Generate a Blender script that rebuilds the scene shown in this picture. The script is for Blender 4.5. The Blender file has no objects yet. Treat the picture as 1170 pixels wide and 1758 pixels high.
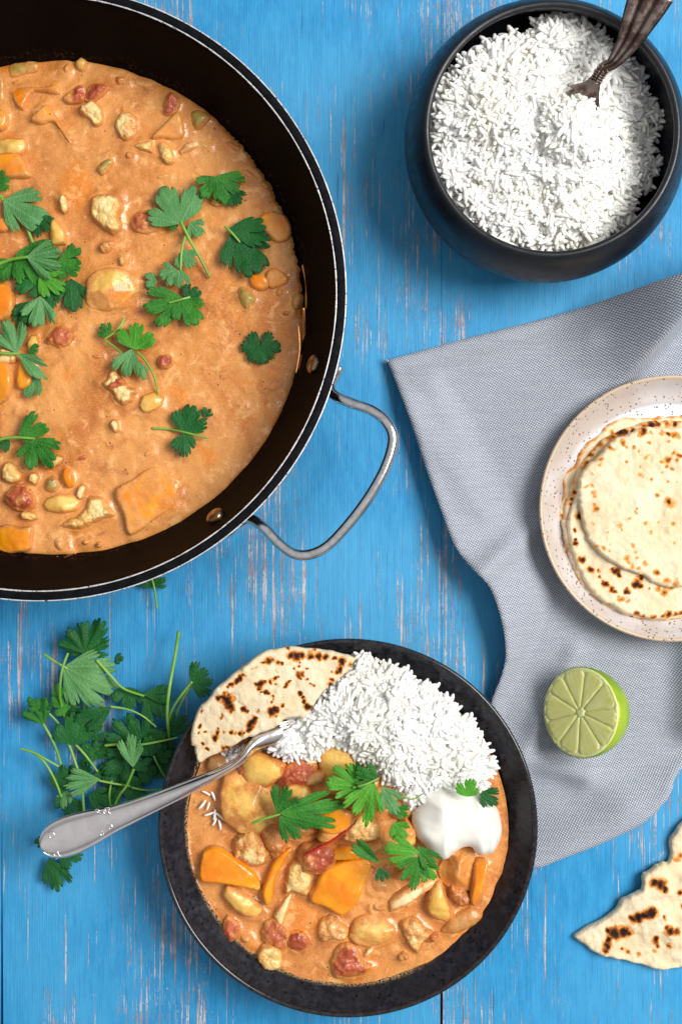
import bpy, math, random
import numpy as np
from mathutils import Vector, Matrix
from mathutils.geometry import delaunay_2d_cdt

scene = bpy.context.scene
COL = scene.collection
rng = np.random.default_rng(7)
random.seed(7)

# ---------------------------------------------------------------- camera, light, exposure
CAM_H = 0.80            # metres above the tabletop
S = 0.00036             # metres per photo pixel at tabletop level
cam_d = bpy.data.cameras.new('camera')
cam = bpy.data.objects.new('camera', cam_d)
COL.objects.link(cam)
cam.location = (0, 0, CAM_H)
cam.rotation_euler = (0, 0, 0)
cam_d.sensor_fit = 'VERTICAL'
cam_d.sensor_height = 36.0
cam_d.lens = 36.0 * CAM_H / (1758 * S)
cam_d.clip_start = 0.01
cam_d.clip_end = 50
scene.camera = cam

world = bpy.data.worlds.new('World')
scene.world = world
world.use_nodes = True
bg = world.node_tree.nodes['Background']
# a room: pale ceiling, dimmer walls, dark floor
_t = world.node_tree
_g = _t.nodes.new('ShaderNodeTexCoord'); _s = _t.nodes.new('ShaderNodeSeparateXYZ'); _r = _t.nodes.new('ShaderNodeValToRGB')
_t.links.new(_g.outputs['Generated'], _s.inputs[0]); _t.links.new(_s.outputs[2], _r.inputs[0]); _t.links.new(_r.outputs[0], bg.inputs['Color'])
_r.color_ramp.elements[0].position = 0.05; _r.color_ramp.elements[0].color = (0.24, 0.25, 0.27, 1)
_r.color_ramp.elements[1].position = 1.0; _r.color_ramp.elements[1].color = (1.0, 1.0, 1.0, 1)
bg.inputs['Strength'].default_value = 0.56

def window_light(name, az, el, dist, w, h, power, col):
    d = bpy.data.lights.new(name, 'AREA')
    d.shape = 'RECTANGLE'; d.size = w; d.size_y = h
    d.energy = power; d.color = col
    o = bpy.data.objects.new(name, d); COL.objects.link(o)
    a, e = math.radians(az), math.radians(el)
    v = Vector((math.cos(e) * math.cos(a), math.cos(e) * math.sin(a), math.sin(e)))
    o.location = v * dist
    o.rotation_euler = v.to_track_quat('Z', 'Y').to_euler()
    return o
window_light('window_light', 16, 52, 2.3, 1.2, 1.0, 75, (1.0, 0.965, 0.92))

scene.cycles.diffuse_bounces = 8; scene.cycles.max_bounces = 12
vs = scene.view_settings
vs.view_transform = 'Standard'; vs.look = 'None'; vs.gamma = 1; vs.exposure = 0
vs.use_curve_mapping = False

# ---------------------------------------------------------------- helpers
def at(px, py, z=0.0):
    """the point at height z seen at a photo pixel"""
    k = S * (CAM_H - z) / CAM_H
    return np.array([(px - 585) * k, (879 - py) * k, z])

def at2(pts, z=0.0):
    p = np.asarray(pts, float)
    k = S * (CAM_H - z) / CAM_H
    return np.stack([(p[:, 0] - 585) * k, (879 - p[:, 1]) * k], 1)

def px_of(xy, z=0.0):
    k = S * (CAM_H - z) / CAM_H
    return xy[:, 0] / k + 585, 879 - xy[:, 1] / k

def lin(r, g, b):
    f = lambda c: (c / 255 / 12.92) if c / 255 <= 0.04045 else ((c / 255 + 0.055) / 1.055) ** 2.4
    return (f(r), f(g), f(b), 1)

def _h(ix, iy, s):
    n = (ix.astype(np.int64) * 374761393 + iy.astype(np.int64) * 668265263 + s * 1442695041) & 0x7fffffff
    n = ((n ^ (n >> 13)) * 1274126177) & 0x7fffffff
    return ((n ^ (n >> 16)) & 0xffff) / 65535.0

def vnoise(x, y, s=0):
    x = np.asarray(x, float); y = np.asarray(y, float)
    ix, iy = np.floor(x), np.floor(y)
    fx, fy = x - ix, y - iy
    fx = fx * fx * (3 - 2 * fx); fy = fy * fy * (3 - 2 * fy)
    a, b = _h(ix, iy, s), _h(ix + 1, iy, s)
    c, d = _h(ix, iy + 1, s), _h(ix + 1, iy + 1, s)
    return (a + (b - a) * fx) * (1 - fy) + (c + (d - c) * fx) * fy

def fbm(x, y, s=0, o=3):
    t, a, n = 0, 1.0, 0
    for k in range(o):
        t = t + a * vnoise(np.asarray(x) * 2 ** k, np.asarray(y) * 2 ** k, s + k * 17); n += a; a *= 0.5
    return t / n

def worley(x, y, s=0):
    ix, iy = np.floor(x), np.floor(y)
    best = np.full(np.shape(x), 9.0)
    for dx in (-1, 0, 1):
        for dy in (-1, 0, 1):
            jx = ix + dx + _h(ix + dx, iy + dy, s); jy = iy + dy + _h(ix + dx, iy + dy, s + 91)
            best = np.minimum(best, np.hypot(x - jx, y - jy))
    return best

def sstep(a, b, x):
    t = np.clip((x - a) / (b - a), 0, 1)
    return t * t * (3 - 2 * t)

def smooth_poly(p, n=64, closed=True):
    """Catmull-Rom through p, resampled to n points"""
    p = np.asarray(p, float); m = len(p)
    out = []
    segs = m if closed else m - 1
    per = max(3, int(math.ceil(n / segs)))
    for i in range(segs):
        if closed:
            a, b, c, d = p[(i - 1) % m], p[i], p[(i + 1) % m], p[(i + 2) % m]
        else:
            a, b, c, d = p[max(i - 1, 0)], p[i], p[i + 1], p[min(i + 2, m - 1)]
        for k in range(per):
            t = k / per
            out.append(0.5 * (2 * b + (c - a) * t + (2 * a - 5 * b + 4 * c - d) * t * t + (3 * b - a - 3 * c + d) * t ** 3))
    if not closed: out.append(p[-1])
    return np.array(out)

def ell(cx, cy, rx, ry, rot=0, wob=0.08, n=14, seed=0):
    r = np.random.default_rng(seed + int(cx * 13 + cy * 7))
    a = np.linspace(0, 2 * np.pi, n, endpoint=False)
    w = 1 + r.uniform(-wob, wob, n)
    x, y = np.cos(a) * rx * w, np.sin(a) * ry * w
    c, s = math.cos(math.radians(rot)), math.sin(math.radians(rot))
    return np.stack([cx + x * c - y * s, cy + x * s + y * c], 1)

def inside(pts, poly):
    x, y = pts[:, 0], pts[:, 1]
    res = np.zeros(len(pts), bool)
    n = len(poly); j = n - 1
    for i in range(n):
        xi, yi = poly[i]; xj, yj = poly[j]
        if yi != yj:
            res ^= ((yi > y) != (yj > y)) & (x < (xj - xi) * (y - yi) / (yj - yi) + xi)
        j = i
    return res

def edge_dist(pts, poly):
    d = np.full(len(pts), 1e9)
    n = len(poly)
    for i in range(n):
        a, b = poly[i], poly[(i + 1) % n]
        ab = b - a; L = (ab ** 2).sum() + 1e-18
        t = np.clip(((pts - a) @ ab) / L, 0, 1)
        q = pts - a - t[:, None] * ab
        d = np.minimum(d, np.hypot(q[:, 0], q[:, 1]))
    return d

def new_mesh(name, v, f, mats, smooth=True, attrs=None, fmat=None):
    me = bpy.data.meshes.new(name)
    me.from_pydata([tuple(map(float, q)) for q in v] if not isinstance(v, list) else v, [], f if isinstance(f, list) else f.tolist())
    if not isinstance(mats, (list, tuple)): mats = [mats]
    for m in mats: me.materials.append(m)
    me.polygons.foreach_set('use_smooth', [smooth] * len(me.polygons))
    if fmat is not None: me.polygons.foreach_set('material_index', fmat)
    for k, val in (attrs or {}).items():
        a = me.attributes.new(k, 'FLOAT', 'POINT'); a.data.foreach_set('value', np.asarray(val, np.float32))
    me.update()
    return me

def obj(name, v, f, mat, parent=None, label=None, cat=None, group=None, kind=None, **kw):
    """ONE mesh object from world coordinates; origin at its base (or its thing's origin)"""
    v = np.asarray(v, float)
    if parent is None:
        o0 = np.array([v[:, 0].mean(), v[:, 1].mean(), v[:, 2].min()])
    else:
        o0 = np.array(parent['_o'])
    o = bpy.data.objects.new(name, new_mesh(name, v - o0, f, mat, **kw))
    COL.objects.link(o)
    if parent is None:
        o.location = o0
    else:
        o.parent = parent
    o['_o'] = [float(c) for c in o0]
    tag(o, label, cat, group, kind)
    return o

def tag(o, label=None, cat=None, group=None, kind=None):
    if label: o['label'] = label
    if cat: o['category'] = cat
    if group: o['group'] = group
    if kind: o['kind'] = kind

def thing(name, loc, label=None, cat=None, group=None, kind=None):
    o = bpy.data.objects.new(name, None); COL.objects.link(o)
    o.location = tuple(map(float, loc)); o['_o'] = [float(c) for c in loc]
    o.empty_display_size = 0.02
    tag(o, label, cat, group, kind)
    return o

def patch(poly, step, top, bot):
    """closed solid over an outline: top(xy, d) and bot(xy, d) give heights, d = distance from the outline"""
    poly = np.asarray(poly, float)
    lo, hi = poly.min(0), poly.max(0)
    xs = np.arange(lo[0], hi[0] + step, step); ys = np.arange(lo[1], hi[1] + step, step * 0.87)
    gx, gy = np.meshgrid(xs, ys)
    gx = gx + (np.arange(len(ys)) % 2)[:, None] * step * 0.5
    g = np.stack([gx.ravel(), gy.ravel()], 1)
    g = g[inside(g, poly)]
    if len(g): g = g[edge_dist(g, poly) > step * 0.45]
    allp = np.concatenate([poly, g]) * 1000
    n = len(poly)
    vs_, es, fs, *_ = delaunay_2d_cdt([Vector((float(a), float(b))) for a, b in allp], [], [list(range(n))], 1, 1e-5)
    xy = np.array([(q.x, q.y) for q in vs_]) / 1000
    fs = [list(t) for t in fs if len(t) == 3]
    ta = np.array(fs)
    a, b, c = xy[ta[:, 0]], xy[ta[:, 1]], xy[ta[:, 2]]
    cr = (b[:, 0] - a[:, 0]) * (c[:, 1] - a[:, 1]) - (b[:, 1] - a[:, 1]) * (c[:, 0] - a[:, 0])
    ta[cr < 0] = ta[cr < 0][:, ::-1]
    d = edge_dist(xy, poly)
    N = len(xy)
    v = np.concatenate([np.column_stack([xy, top(xy, d)]), np.column_stack([xy, bot(xy, d)])])
    e = {}
    for t in ta:
        for i in range(3):
            k = (t[i], t[(i + 1) % 3]); e[k] = 1
    sides = [[q, p, p + N, q + N] for (p, q) in e if (q, p) not in e]
    faces = ta.tolist() + (ta[:, ::-1] + N).tolist() + [[int(w) for w in s] for s in sides]
    return v, faces, xy, d

def lathe(prof, n=128, c=(0, 0, 0), wob=None):
    a = np.linspace(0, 2 * np.pi, n, endpoint=False)
    prof = np.asarray(prof, float); m = len(prof)
    v = np.zeros((n, m, 3))
    v[:, :, 0] = c[0] + np.cos(a)[:, None] * prof[:, 0]
    v[:, :, 1] = c[1] + np.sin(a)[:, None] * prof[:, 0]
    v[:, :, 2] = c[2] + prof[:, 1]
    f = []
    for i in range(n):
        j = (i + 1) % n
        for k in range(m - 1):
            f.append([i * m + k, j * m + k, j * m + k + 1, i * m + k + 1])
    return v.reshape(-1, 3), f

def tube(pts, rad, seg=8, smooth=None, caps=True):
    p = np.asarray(pts, float)
    if smooth: p = smooth_poly(p, smooth, closed=False)
    n = len(p)
    rad = np.interp(np.linspace(0, 1, n), np.linspace(0, 1, len(np.atleast_1d(rad))), np.atleast_1d(rad)) if np.ndim(rad) else np.full(n, rad)
    t = np.gradient(p, axis=0); t /= np.linalg.norm(t, axis=1)[:, None] + 1e-12
    up = np.array([0, 0, 1.0]) if abs(t[0, 2]) < 0.9 else np.array([1.0, 0, 0])
    v = []
    nrm = np.cross(t[0], up); nrm /= np.linalg.norm(nrm)
    for i in range(n):
        nrm = nrm - t[i] * (nrm @ t[i]); nrm /= np.linalg.norm(nrm)
        b = np.cross(t[i], nrm)
        for k in range(seg):
            a = 2 * np.pi * k / seg
            v.append(p[i] + rad[i] * (np.cos(a) * nrm + np.sin(a) * b))
    f = []
    for i in range(n - 1):
        for k in range(seg):
            l = (k + 1) % seg
            f.append([i * seg + k, i * seg + l, (i + 1) * seg + l, (i + 1) * seg + k])
    if caps:
        f.append(list(range(seg))[::-1]); f.append([(n - 1) * seg + k for k in range(seg)])
    return np.array(v), f

def join(parts):
    V, F, o = [], [], 0
    for v, f in parts:
        V.append(np.asarray(v)); F += [[i + o for i in q] for q in f]; o += len(v)
    return np.concatenate(V), F

def loft(path, width, prof_top, prof_bot, m=17, n=80):
    """flat bar along path (3d); width = list of (t, half width); profiles take u in -1..1 and t, give height"""
    p = smooth_poly(path, n, closed=False); n = len(p)
    s = np.concatenate([[0], np.cumsum(np.linalg.norm(np.diff(p, axis=0), axis=1))]); s /= s[-1]
    t = np.gradient(p, axis=0); t /= np.linalg.norm(t, axis=1)[:, None]
    lat = np.cross(np.array([0, 0, 1.0]), t); lat /= np.linalg.norm(lat, axis=1)[:, None]
    up = np.cross(t, lat)
    w = np.interp(s, [a for a, _ in width], [b for _, b in width])
    k = np.ones(5) / 5
    w2 = np.convolve(np.pad(w, 2, mode='edge'), k, 'valid'); w2[0] = w[0]; w2[-1] = w[-1]; w = w2
    u = np.sin(np.linspace(-np.pi / 2, np.pi / 2, m))
    T = np.zeros((n, m, 3)); B = np.zeros((n, m, 3))
    for i in range(n):
        base = p[i] + lat[i] * (u * w[i])[:, None]
        T[i] = base + up[i] * prof_top(u, s[i], w[i])[:, None]
        B[i] = base + up[i] * prof_bot(u, s[i], w[i])[:, None]
    v = np.concatenate([T.reshape(-1, 3), B.reshape(-1, 3)]); O = n * m
    f = []
    for i in range(n - 1):
        for j in range(m - 1):
            a = i * m + j
            f.append([a, a + 1, a + m + 1, a + m][::-1]); f.append([O + a, O + a + 1, O + a + m + 1, O + a + m])
        for j in (0, m - 1):
            a = i * m + j; q = [a, a + m, O + a + m, O + a]
            f.append(q if j == m - 1 else q[::-1])
    for i in (0, n - 1):
        for j in range(m - 1):
            a = i * m + j; q = [a, a + 1, O + a + 1, O + a]
            f.append(q if i == 0 else q[::-1])
    return v, f, p, lat, up, s

# ---------------------------------------------------------------- materials
class NT:
    def __init__(s, name):
        s.m = bpy.data.materials.new(name); s.m.use_nodes = True
        s.t = s.m.node_tree; s.b = s.t.nodes['Principled BSDF']; s.out = s.t.nodes['Material Output']
        s._co = None
    def n(s, typ, **kw):
        nd = s.t.nodes.new(typ)
        for k, v in kw.items():
            if k.startswith('_'): setattr(nd, k[1:], v)
        return nd
    def set(s, sock, v):
        if isinstance(v, bpy.types.NodeSocket): s.t.links.new(v, sock)
        else: sock.default_value = v
    def co(s):
        if s._co is None: s._co = s.n('ShaderNodeTexCoord').outputs['Object']
        return s._co
    def world(s):
        return s.n('ShaderNodeNewGeometry').outputs['Position']
    def map(s, scale, rot=(0, 0, 0), vec=None, loc=(0, 0, 0)):
        nd = s.n('ShaderNodeMapping'); s.set(nd.inputs['Vector'], vec if vec is not None else s.co())
        nd.inputs['Scale'].default_value = scale; nd.inputs['Rotation'].default_value = rot; nd.inputs['Location'].default_value = loc
        return nd.outputs[0]
    def noise(s, scale, det=3, rough=0.55, vec=None, dist=0.0, col=False):
        nd = s.n('ShaderNodeTexNoise'); s.set(nd.inputs['Vector'], vec if vec is not None else s.co())
        nd.inputs['Scale'].default_value = scale; nd.inputs['Detail'].default_value = det
        nd.inputs['Roughness'].default_value = rough; nd.inputs['Distortion'].default_value = dist
        return nd.outputs['Color' if col else 'Fac']
    def vor(s, scale, vec=None, feat='F1', out='Distance', rnd=1.0):
        nd = s.n('ShaderNodeTexVoronoi'); nd.feature = feat; s.set(nd.inputs['Vector'], vec if vec is not None else s.co())
        nd.inputs['Scale'].default_value = scale; nd.inputs['Randomness'].default_value = rnd
        return nd.outputs[out]
    def ramp(s, fac, a, b, lo=0.0, hi=1.0):
        nd = s.n('ShaderNodeMapRange'); nd.interpolation_type = 'SMOOTHSTEP'
        s.set(nd.inputs['Value'], fac)
        nd.inputs['From Min'].default_value = a; nd.inputs['From Max'].default_value = b
        nd.inputs['To Min'].default_value = lo; nd.inputs['To Max'].default_value = hi
        return nd.outputs['Result']
    def math(s, op, a, b=0.0, c=0.0):
        nd = s.n('ShaderNodeMath'); nd.operation = op
        s.set(nd.inputs[0], a); s.set(nd.inputs[1], b)
        if op in ('MULTIPLY_ADD',): s.set(nd.inputs[2], c)
        return nd.outputs[0]
    def mix(s, fac, a, b):
        nd = s.n('ShaderNodeMix'); nd.data_type = 'RGBA'
        s.set(nd.inputs['Factor'], fac); s.set(nd.inputs['A'], a); s.set(nd.inputs['B'], b)
        return nd.outputs['Result']
    def attr(s, name):
        nd = s.n('ShaderNodeAttribute'); nd.attribute_name = name; return nd.outputs['Fac']
    def xyz(s, vec):
        nd = s.n('ShaderNodeSeparateXYZ'); s.set(nd.inputs[0], vec); return nd.outputs
    def bump(s, h, strength=0.3, dist=0.001):
        nd = s.n('ShaderNodeBump'); s.set(nd.inputs['Height'], h)
        nd.inputs['Strength'].default_value = strength; nd.inputs['Distance'].default_value = dist
        s.set(s.b.inputs['Normal'], nd.outputs[0]); return nd
    def p(s, **kw):
        names = dict(col='Base Color', rough='Roughness', metal='Metallic', spec='Specular IOR Level', sss='Subsurface Weight',
                     sr='Subsurface Radius', ss='Subsurface Scale', coat='Coat Weight', cr='Coat Roughness', sheen='Sheen Weight', trans='Transmission Weight', ior='IOR')
        for k, v in kw.items(): s.set(s.b.inputs[names[k]], v)
        return s.m

def m_wood():
    t = NT('blue_painted_wood')
    w = t.world()
    wv = t.n('ShaderNodeVectorMath'); wv.operation = 'ADD'
    sw = t.n('ShaderNodeVectorMath'); sw.operation = 'SCALE'; t.set(sw.inputs[0], t.noise(38, 3, col=True, vec=t.map((1, .35, 1), vec=w))); sw.inputs['Scale'].default_value = 0.0028
    t.set(wv.inputs[0], w); t.set(wv.inputs[1], sw.outputs[0]); ww = wv.outputs[0]
    g1 = t.noise(1.0, 4, 0.65, vec=t.map((1500, 26, 1), vec=ww))
    g2 = t.noise(1.0, 3, 0.6, vec=t.map((420, 7, 1), vec=ww))
    big = t.noise(7, 2, vec=w)
    patch_ = t.noise(7.5, 4, 0.6, vec=t.map((1.5, 0.7, 1), vec=w, loc=(0.37, 0.21, 0)))
    dens = t.ramp(patch_, 0.36, 0.66, -0.065, 0.09)
    brk = t.ramp(t.noise(1.0, 4, 0.75, vec=t.map((1500, 300, 1), vec=ww, loc=(4, 2, 0))), 0.40, 0.46)
    s1 = t.noise(1.0, 4, 0.6, vec=t.map((850, 14, 1), vec=ww))
    m1 = t.math('MULTIPLY', t.ramp(t.math('ADD', s1, dens), 0.622, 0.640), brk)
    s3 = t.noise(1.0, 3, 0.55, vec=t.map((430, 6.5, 1), vec=ww, loc=(7, 2, 0)))
    m4 = t.math('MULTIPLY', t.ramp(t.math('ADD', s3, t.math('MULTIPLY', dens, 0.5)), 0.645, 0.657), t.ramp(t.noise(1.0, 4, 0.8, vec=t.map((1300, 160, 1), vec=ww, loc=(2, 9, 0))), 0.36, 0.42))
    spk = t.ramp(t.noise(1.0, 5, 0.8, vec=t.map((900, 240, 1), vec=ww, loc=(1, 2, 0))), 0.565, 0.60)
    m2 = t.math('MULTIPLY', spk, t.ramp(t.math('ADD', dens, t.math('MULTIPLY', t.math('SUBTRACT', t.noise(90, 3, vec=t.map((1, .5, 1), vec=w)), 0.5), 0.25)), 0.035, 0.075))
    m = t.math('MAXIMUM', t.math('MAXIMUM', m1, m4), m2)
    blue = t.mix(t.ramp(t.noise(160, 4, 0.7, vec=t.map((1, .3, 1), vec=w)), 0.3, 0.7), lin(32, 130, 186), lin(50, 148, 202))
    blue = t.mix(t.ramp(big, 0.35, 0.7, 0, 0.6), blue, lin(80, 166, 212))
    blue = t.mix(t.ramp(g1, 0.56, 0.72, 0, 0.4), blue, lin(14, 86, 146))
    blue = t.mix(t.ramp(g1, 0.42, 0.30, 0, 0.3), blue, lin(84, 166, 212))
    bare = t.mix(t.ramp(t.noise(75, 3, vec=w), 0.38, 0.62), lin(214, 202, 198), lin(170, 140, 126))
    bare = t.mix(t.ramp(g1, 0.45, 0.7, 0, 0.6), bare, lin(126, 108, 104))
    col = t.mix(t.math('MULTIPLY', m, 0.82), blue, bare)
    ck = t.ramp(t.noise(1.0, 3, 0.6, vec=t.map((760, 11, 1), vec=ww, loc=(9, 1, 0))), 0.70, 0.725)
    col = t.mix(t.math('MULTIPLY', ck, 0.6), col, lin(10, 46, 84))
    h = t.math('SUBTRACT', t.math('ADD', t.math('MULTIPLY', g1, 0.7), t.math('MULTIPLY', g2, 0.5)), t.math('ADD', t.math('MULTIPLY', m, 0.35), t.math('MULTIPLY', ck, 1.0)))
    t.bump(h, 0.7, 0.0008)
    return t.p(col=col, rough=t.ramp(m, 0, 1, 0.5, 0.8), spec=0.25)

SAUCE_A, SAUCE_B, SAUCE_C = lin(208, 128, 72), lin(222, 150, 96), lin(178, 98, 52)
def sauce_color(t, w):
    # paler cream swirls, orange oil, brown spice, fine grain
    sw = t.noise(17, 5, 0.62, vec=w, dist=1.2)
    a = t.mix(t.ramp(sw, 0.34, 0.64), lin(186, 110, 46), lin(218, 150, 80))
    a = t.mix(t.ramp(t.noise(34, 5, 0.65, vec=t.map((1, 1, 1), vec=w, loc=(4, 1, 0)), dist=0.8), 0.53, 0.70, 0, 0.85), a, lin(214, 122, 28))
    a = t.mix(t.ramp(t.noise(64, 5, 0.7, vec=t.map((1, 1, 1), vec=w, loc=(2, 8, 0)), dist=0.6), 0.53, 0.68, 0, 0.6), a, lin(164, 90, 40))
    a = t.mix(t.ramp(t.noise(110, 4, 0.7, vec=t.map((1, 1, 1), vec=w, loc=(7, 3, 0)), dist=0.5), 0.54, 0.68, 0, 0.75), a, lin(236, 178, 112))
    gr = t.noise(1500, 3, 0.75, vec=w)
    a = t.mix(t.ramp(gr, 0.54, 0.70, 0, 0.5), a, lin(146, 78, 36))
    a = t.mix(t.ramp(gr, 0.48, 0.33, 0, 0.5), a, lin(240, 182, 120))
    sp = t.vor(300, vec=w)
    a = t.mix(t.math('MULTIPLY', t.ramp(sp, 0.13, 0.18, 1, 0), t.ramp(t.noise(90, 2, vec=w), 0.58, 0.66)), a, lin(90, 48, 28))
    return a

def m_sauce(name):
    t = NT(name); w = t.world()
    col = sauce_color(t, w)
    h = t.math('ADD', t.noise(160, 4, 0.6, vec=w), t.math('MULTIPLY', t.noise(1300, 2, 0.6, vec=w), 0.16))
    t.bump(h, 0.35, 0.0022)
    return t.p(col=col, rough=t.ramp(t.noise(70, 2, vec=w), 0.3, 0.7, 0.20, 0.36), spec=0.42, coat=0.28, cr=0.05, sss=0.1, sr=(0.005, 0.003, 0.0014), ss=0.3)

def m_food(name, c1, c2, coat, rough=0.28, fine=260, bump=0.5, sss=0.12, tint=None, scale=60):
    """a vegetable partly coated in sauce"""
    t = NT(name); w = t.world()
    base = t.mix(t.ramp(t.noise(scale, 4, 0.6, vec=w), 0.33, 0.67), c1, c2)
    if tint: base = t.mix(t.ramp(t.noise(scale * 1.7, 3, vec=t.map((1, 1, 1), vec=w, loc=(3, 3, 3))), 0.52, 0.7, 0, 0.8), base, tint)
    gr = t.noise(1700, 2, 0.7, vec=w)
    base = t.mix(t.ramp(gr, 0.58, 0.72, 0, 0.45), base, lin(140, 78, 36))
    th = 0.78 - 0.58 * coat
    cm = t.ramp(t.math('ADD', t.noise(85, 4, 0.65, vec=w), t.math('MULTIPLY', t.math('SUBTRACT', gr, 0.5), 0.12)), th - 0.10, th + 0.10)
    cm = t.math('MULTIPLY', cm, 1.0)
    cm = t.math('MAXIMUM', cm, t.ramp(t.math('ADD', t.attr('wet'), t.math('MULTIPLY', t.math('SUBTRACT', t.noise(190, 3, vec=w), 0.5), 0.9)), 0.45, 0.75))
    col = t.mix(t.math('MULTIPLY', cm, 0.92), base, sauce_color(t, w))
    h = t.math('ADD', t.noise(fine, 4, 0.65, vec=w), t.math('MULTIPLY', gr, 0.12))
    t.bump(h, bump, 0.0016)
    return t.p(col=col, rough=t.ramp(t.noise(200, 2, vec=w), 0.3, 0.7, rough, rough + 0.2), spec=0.4, coat=0.3, cr=0.05, sss=sss, sr=(0.006, 0.003, 0.001), ss=0.35)

_food = {}
FOOD = dict(
    cauli=(lin(230, 184, 98), lin(240, 212, 148), lin(218, 140, 50)),
    potato=(lin(236, 194, 104), lin(222, 168, 72), None),
    pepper=(lin(240, 156, 16), lin(226, 122, 8), None),
    tomato=(lin(160, 66, 36), lin(192, 100, 62), lin(138, 44, 28)),
    courg=(lin(150, 122, 44), lin(176, 150, 78), lin(98, 88, 40)),
    onion=(lin(206, 158, 96), lin(190, 132, 74), None),
    pale=(lin(246, 226, 176), lin(240, 206, 140), None),
    red=(lin(186, 44, 26), lin(160, 28, 22), None),
)
def food_mat(kind, coat):
    k = (kind, round(coat * 4) / 4)
    if k not in _food:
        c1, c2, tint = FOOD[kind]
        _food[k] = m_food('%s_flesh' % kind, c1, c2, k[1], tint=tint, rough=0.2 if kind in ('pepper', 'red') else 0.3,
                          fine=520 if kind == 'cauli' else (330 if kind == 'tomato' else 140),
                          bump=0.25 if kind == 'pepper' else (0.5 if kind == 'potato' else 0.65))
    return _food[k]

def m_leaf(name, c1, c2, vein, trans):
    t = NT(name); w = t.world()
    col = t.mix(t.ramp(t.noise(70, 3, vec=w), 0.3, 0.7), c1, c2)
    oi = t.n('ShaderNodeObjectInfo')
    col = t.mix(t.math('MULTIPLY', oi.outputs['Random'], 0.35), col, lin(*[int(q) for q in vein['dark']]))
    v = t.attr('vein')
    col = t.mix(t.math('MULTIPLY', v, vein['amt']), col, vein['col'])
    fine = t.vor(420, vec=w, feat='DISTANCE_TO_EDGE')
    col = t.mix(t.ramp(fine, 0.0, 0.08, 0.14, 0), col, vein['col'])
    h = t.math('ADD', t.math('MULTIPLY', v, -0.4), t.math('ADD', t.ramp(fine, 0, 0.2, 0, 0.5), t.noise(260, 2, vec=w)))
    t.bump(h, 0.5, 0.0007)
    t.p(col=col, rough=0.52, spec=0.25)
    tr = t.n('ShaderNodeBsdfTranslucent'); t.set(tr.inputs['Color'], t.mix(0.5, col, lin(120, 190, 30)))
    mx = t.n('ShaderNodeMixShader'); mx.inputs[0].default_value = trans
    t.t.links.new(t.b.outputs[0], mx.inputs[1]); t.t.links.new(tr.outputs[0], mx.inputs[2]); t.t.links.new(mx.outputs[0], t.out.inputs[0])
    return t.m

def m_rice():
    t = NT('cooked_rice'); w = t.world()
    col = t.mix(t.ramp(t.noise(26, 2, vec=w), 0.35, 0.7), lin(243, 243, 241), lin(238, 236, 226))
    col = t.mix(t.math('MULTIPLY', t.ramp(t.noise(75, 2, vec=t.map((1, 1, 1), vec=w, loc=(5, 2, 1))), 0.68, 0.8), 0.4), col, lin(232, 220, 176))
    t.bump(t.noise(900, 2, vec=w), 0.12, 0.0004)
    return t.p(col=col, rough=0.45, spec=0.25, sss=0.5, sr=(0.003, 0.0028, 0.0026), ss=0.5)

def m_bread(name, edge=False):
    t = NT(name); w = t.world()
    ch = t.attr('char'); 
    col = t.mix(t.ramp(t.noise(42, 4, 0.6, vec=w), 0.32, 0.68), lin(230, 215, 186), lin(217, 197, 160))
    col = t.mix(t.ramp(t.noise(130, 4, 0.65, vec=w), 0.56, 0.76, 0, 0.55), col, lin(214, 170, 104))
    col = t.mix(t.ramp(t.noise(210, 4, 0.65, vec=t.map((1, 1, 1), vec=w, loc=(1, 4, 2))), 0.57, 0.75, 0, 0.5), col, lin(250, 238, 212))
    nz = t.math('MULTIPLY', t.math('SUBTRACT', t.noise(420, 4, 0.7, vec=w), 0.5), 0.62)
    c2 = t.math('ADD', ch, t.math('MULTIPLY', nz, t.ramp(ch, 0.02, 0.25)))
    col = t.mix(t.ramp(c2, 0.10, 0.34), col, lin(214, 142, 62))
    col = t.mix(t.ramp(c2, 0.34, 0.58), col, lin(128, 66, 22))
    col = t.mix(t.ramp(c2, 0.58, 0.86), col, lin(36, 20, 16))
    h = t.math('ADD', t.noise(110, 4, 0.6, vec=w), t.math('ADD', t.math('MULTIPLY', t.noise(650, 3, 0.6, vec=w), 0.22), t.math('MULTIPLY', c2, -0.25)))
    t.bump(h, 0.5, 0.0026)
    return t.p(col=col, rough=0.75, spec=0.2)

def m_simple(name, col, rough, metal=0, spec=0.5, noise=None, bump=0, bs=300, coat=0):
    t = NT(name); w = t.world(); c = col
    if noise: c = t.mix(t.ramp(t.noise(noise[0], 3, vec=w), 0.35, 0.65), col, noise[1])
    if bump: t.bump(t.noise(bs, 3, vec=w), bump, 0.0008)
    r = t.ramp(t.noise(190, 3, vec=w), 0.3, 0.7, rough * 0.8, rough * 1.25)
    return t.p(col=c, rough=r, metal=metal, spec=spec, coat=coat)

def m_chip_edge():
    t = NT('chipped_rim_metal'); w = t.world()
    n = t.ramp(t.noise(700, 4, 0.75, vec=w), 0.38, 0.44)
    n = t.math('MULTIPLY', n, t.ramp(t.noise(40, 2, vec=w), 0.25, 0.4))
    col = t.mix(n, lin(24, 24, 28), lin(214, 214, 216))
    return t.p(col=col, rough=0.42, metal=t.math('MULTIPLY', n, 0.35), spec=0.5)

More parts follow.
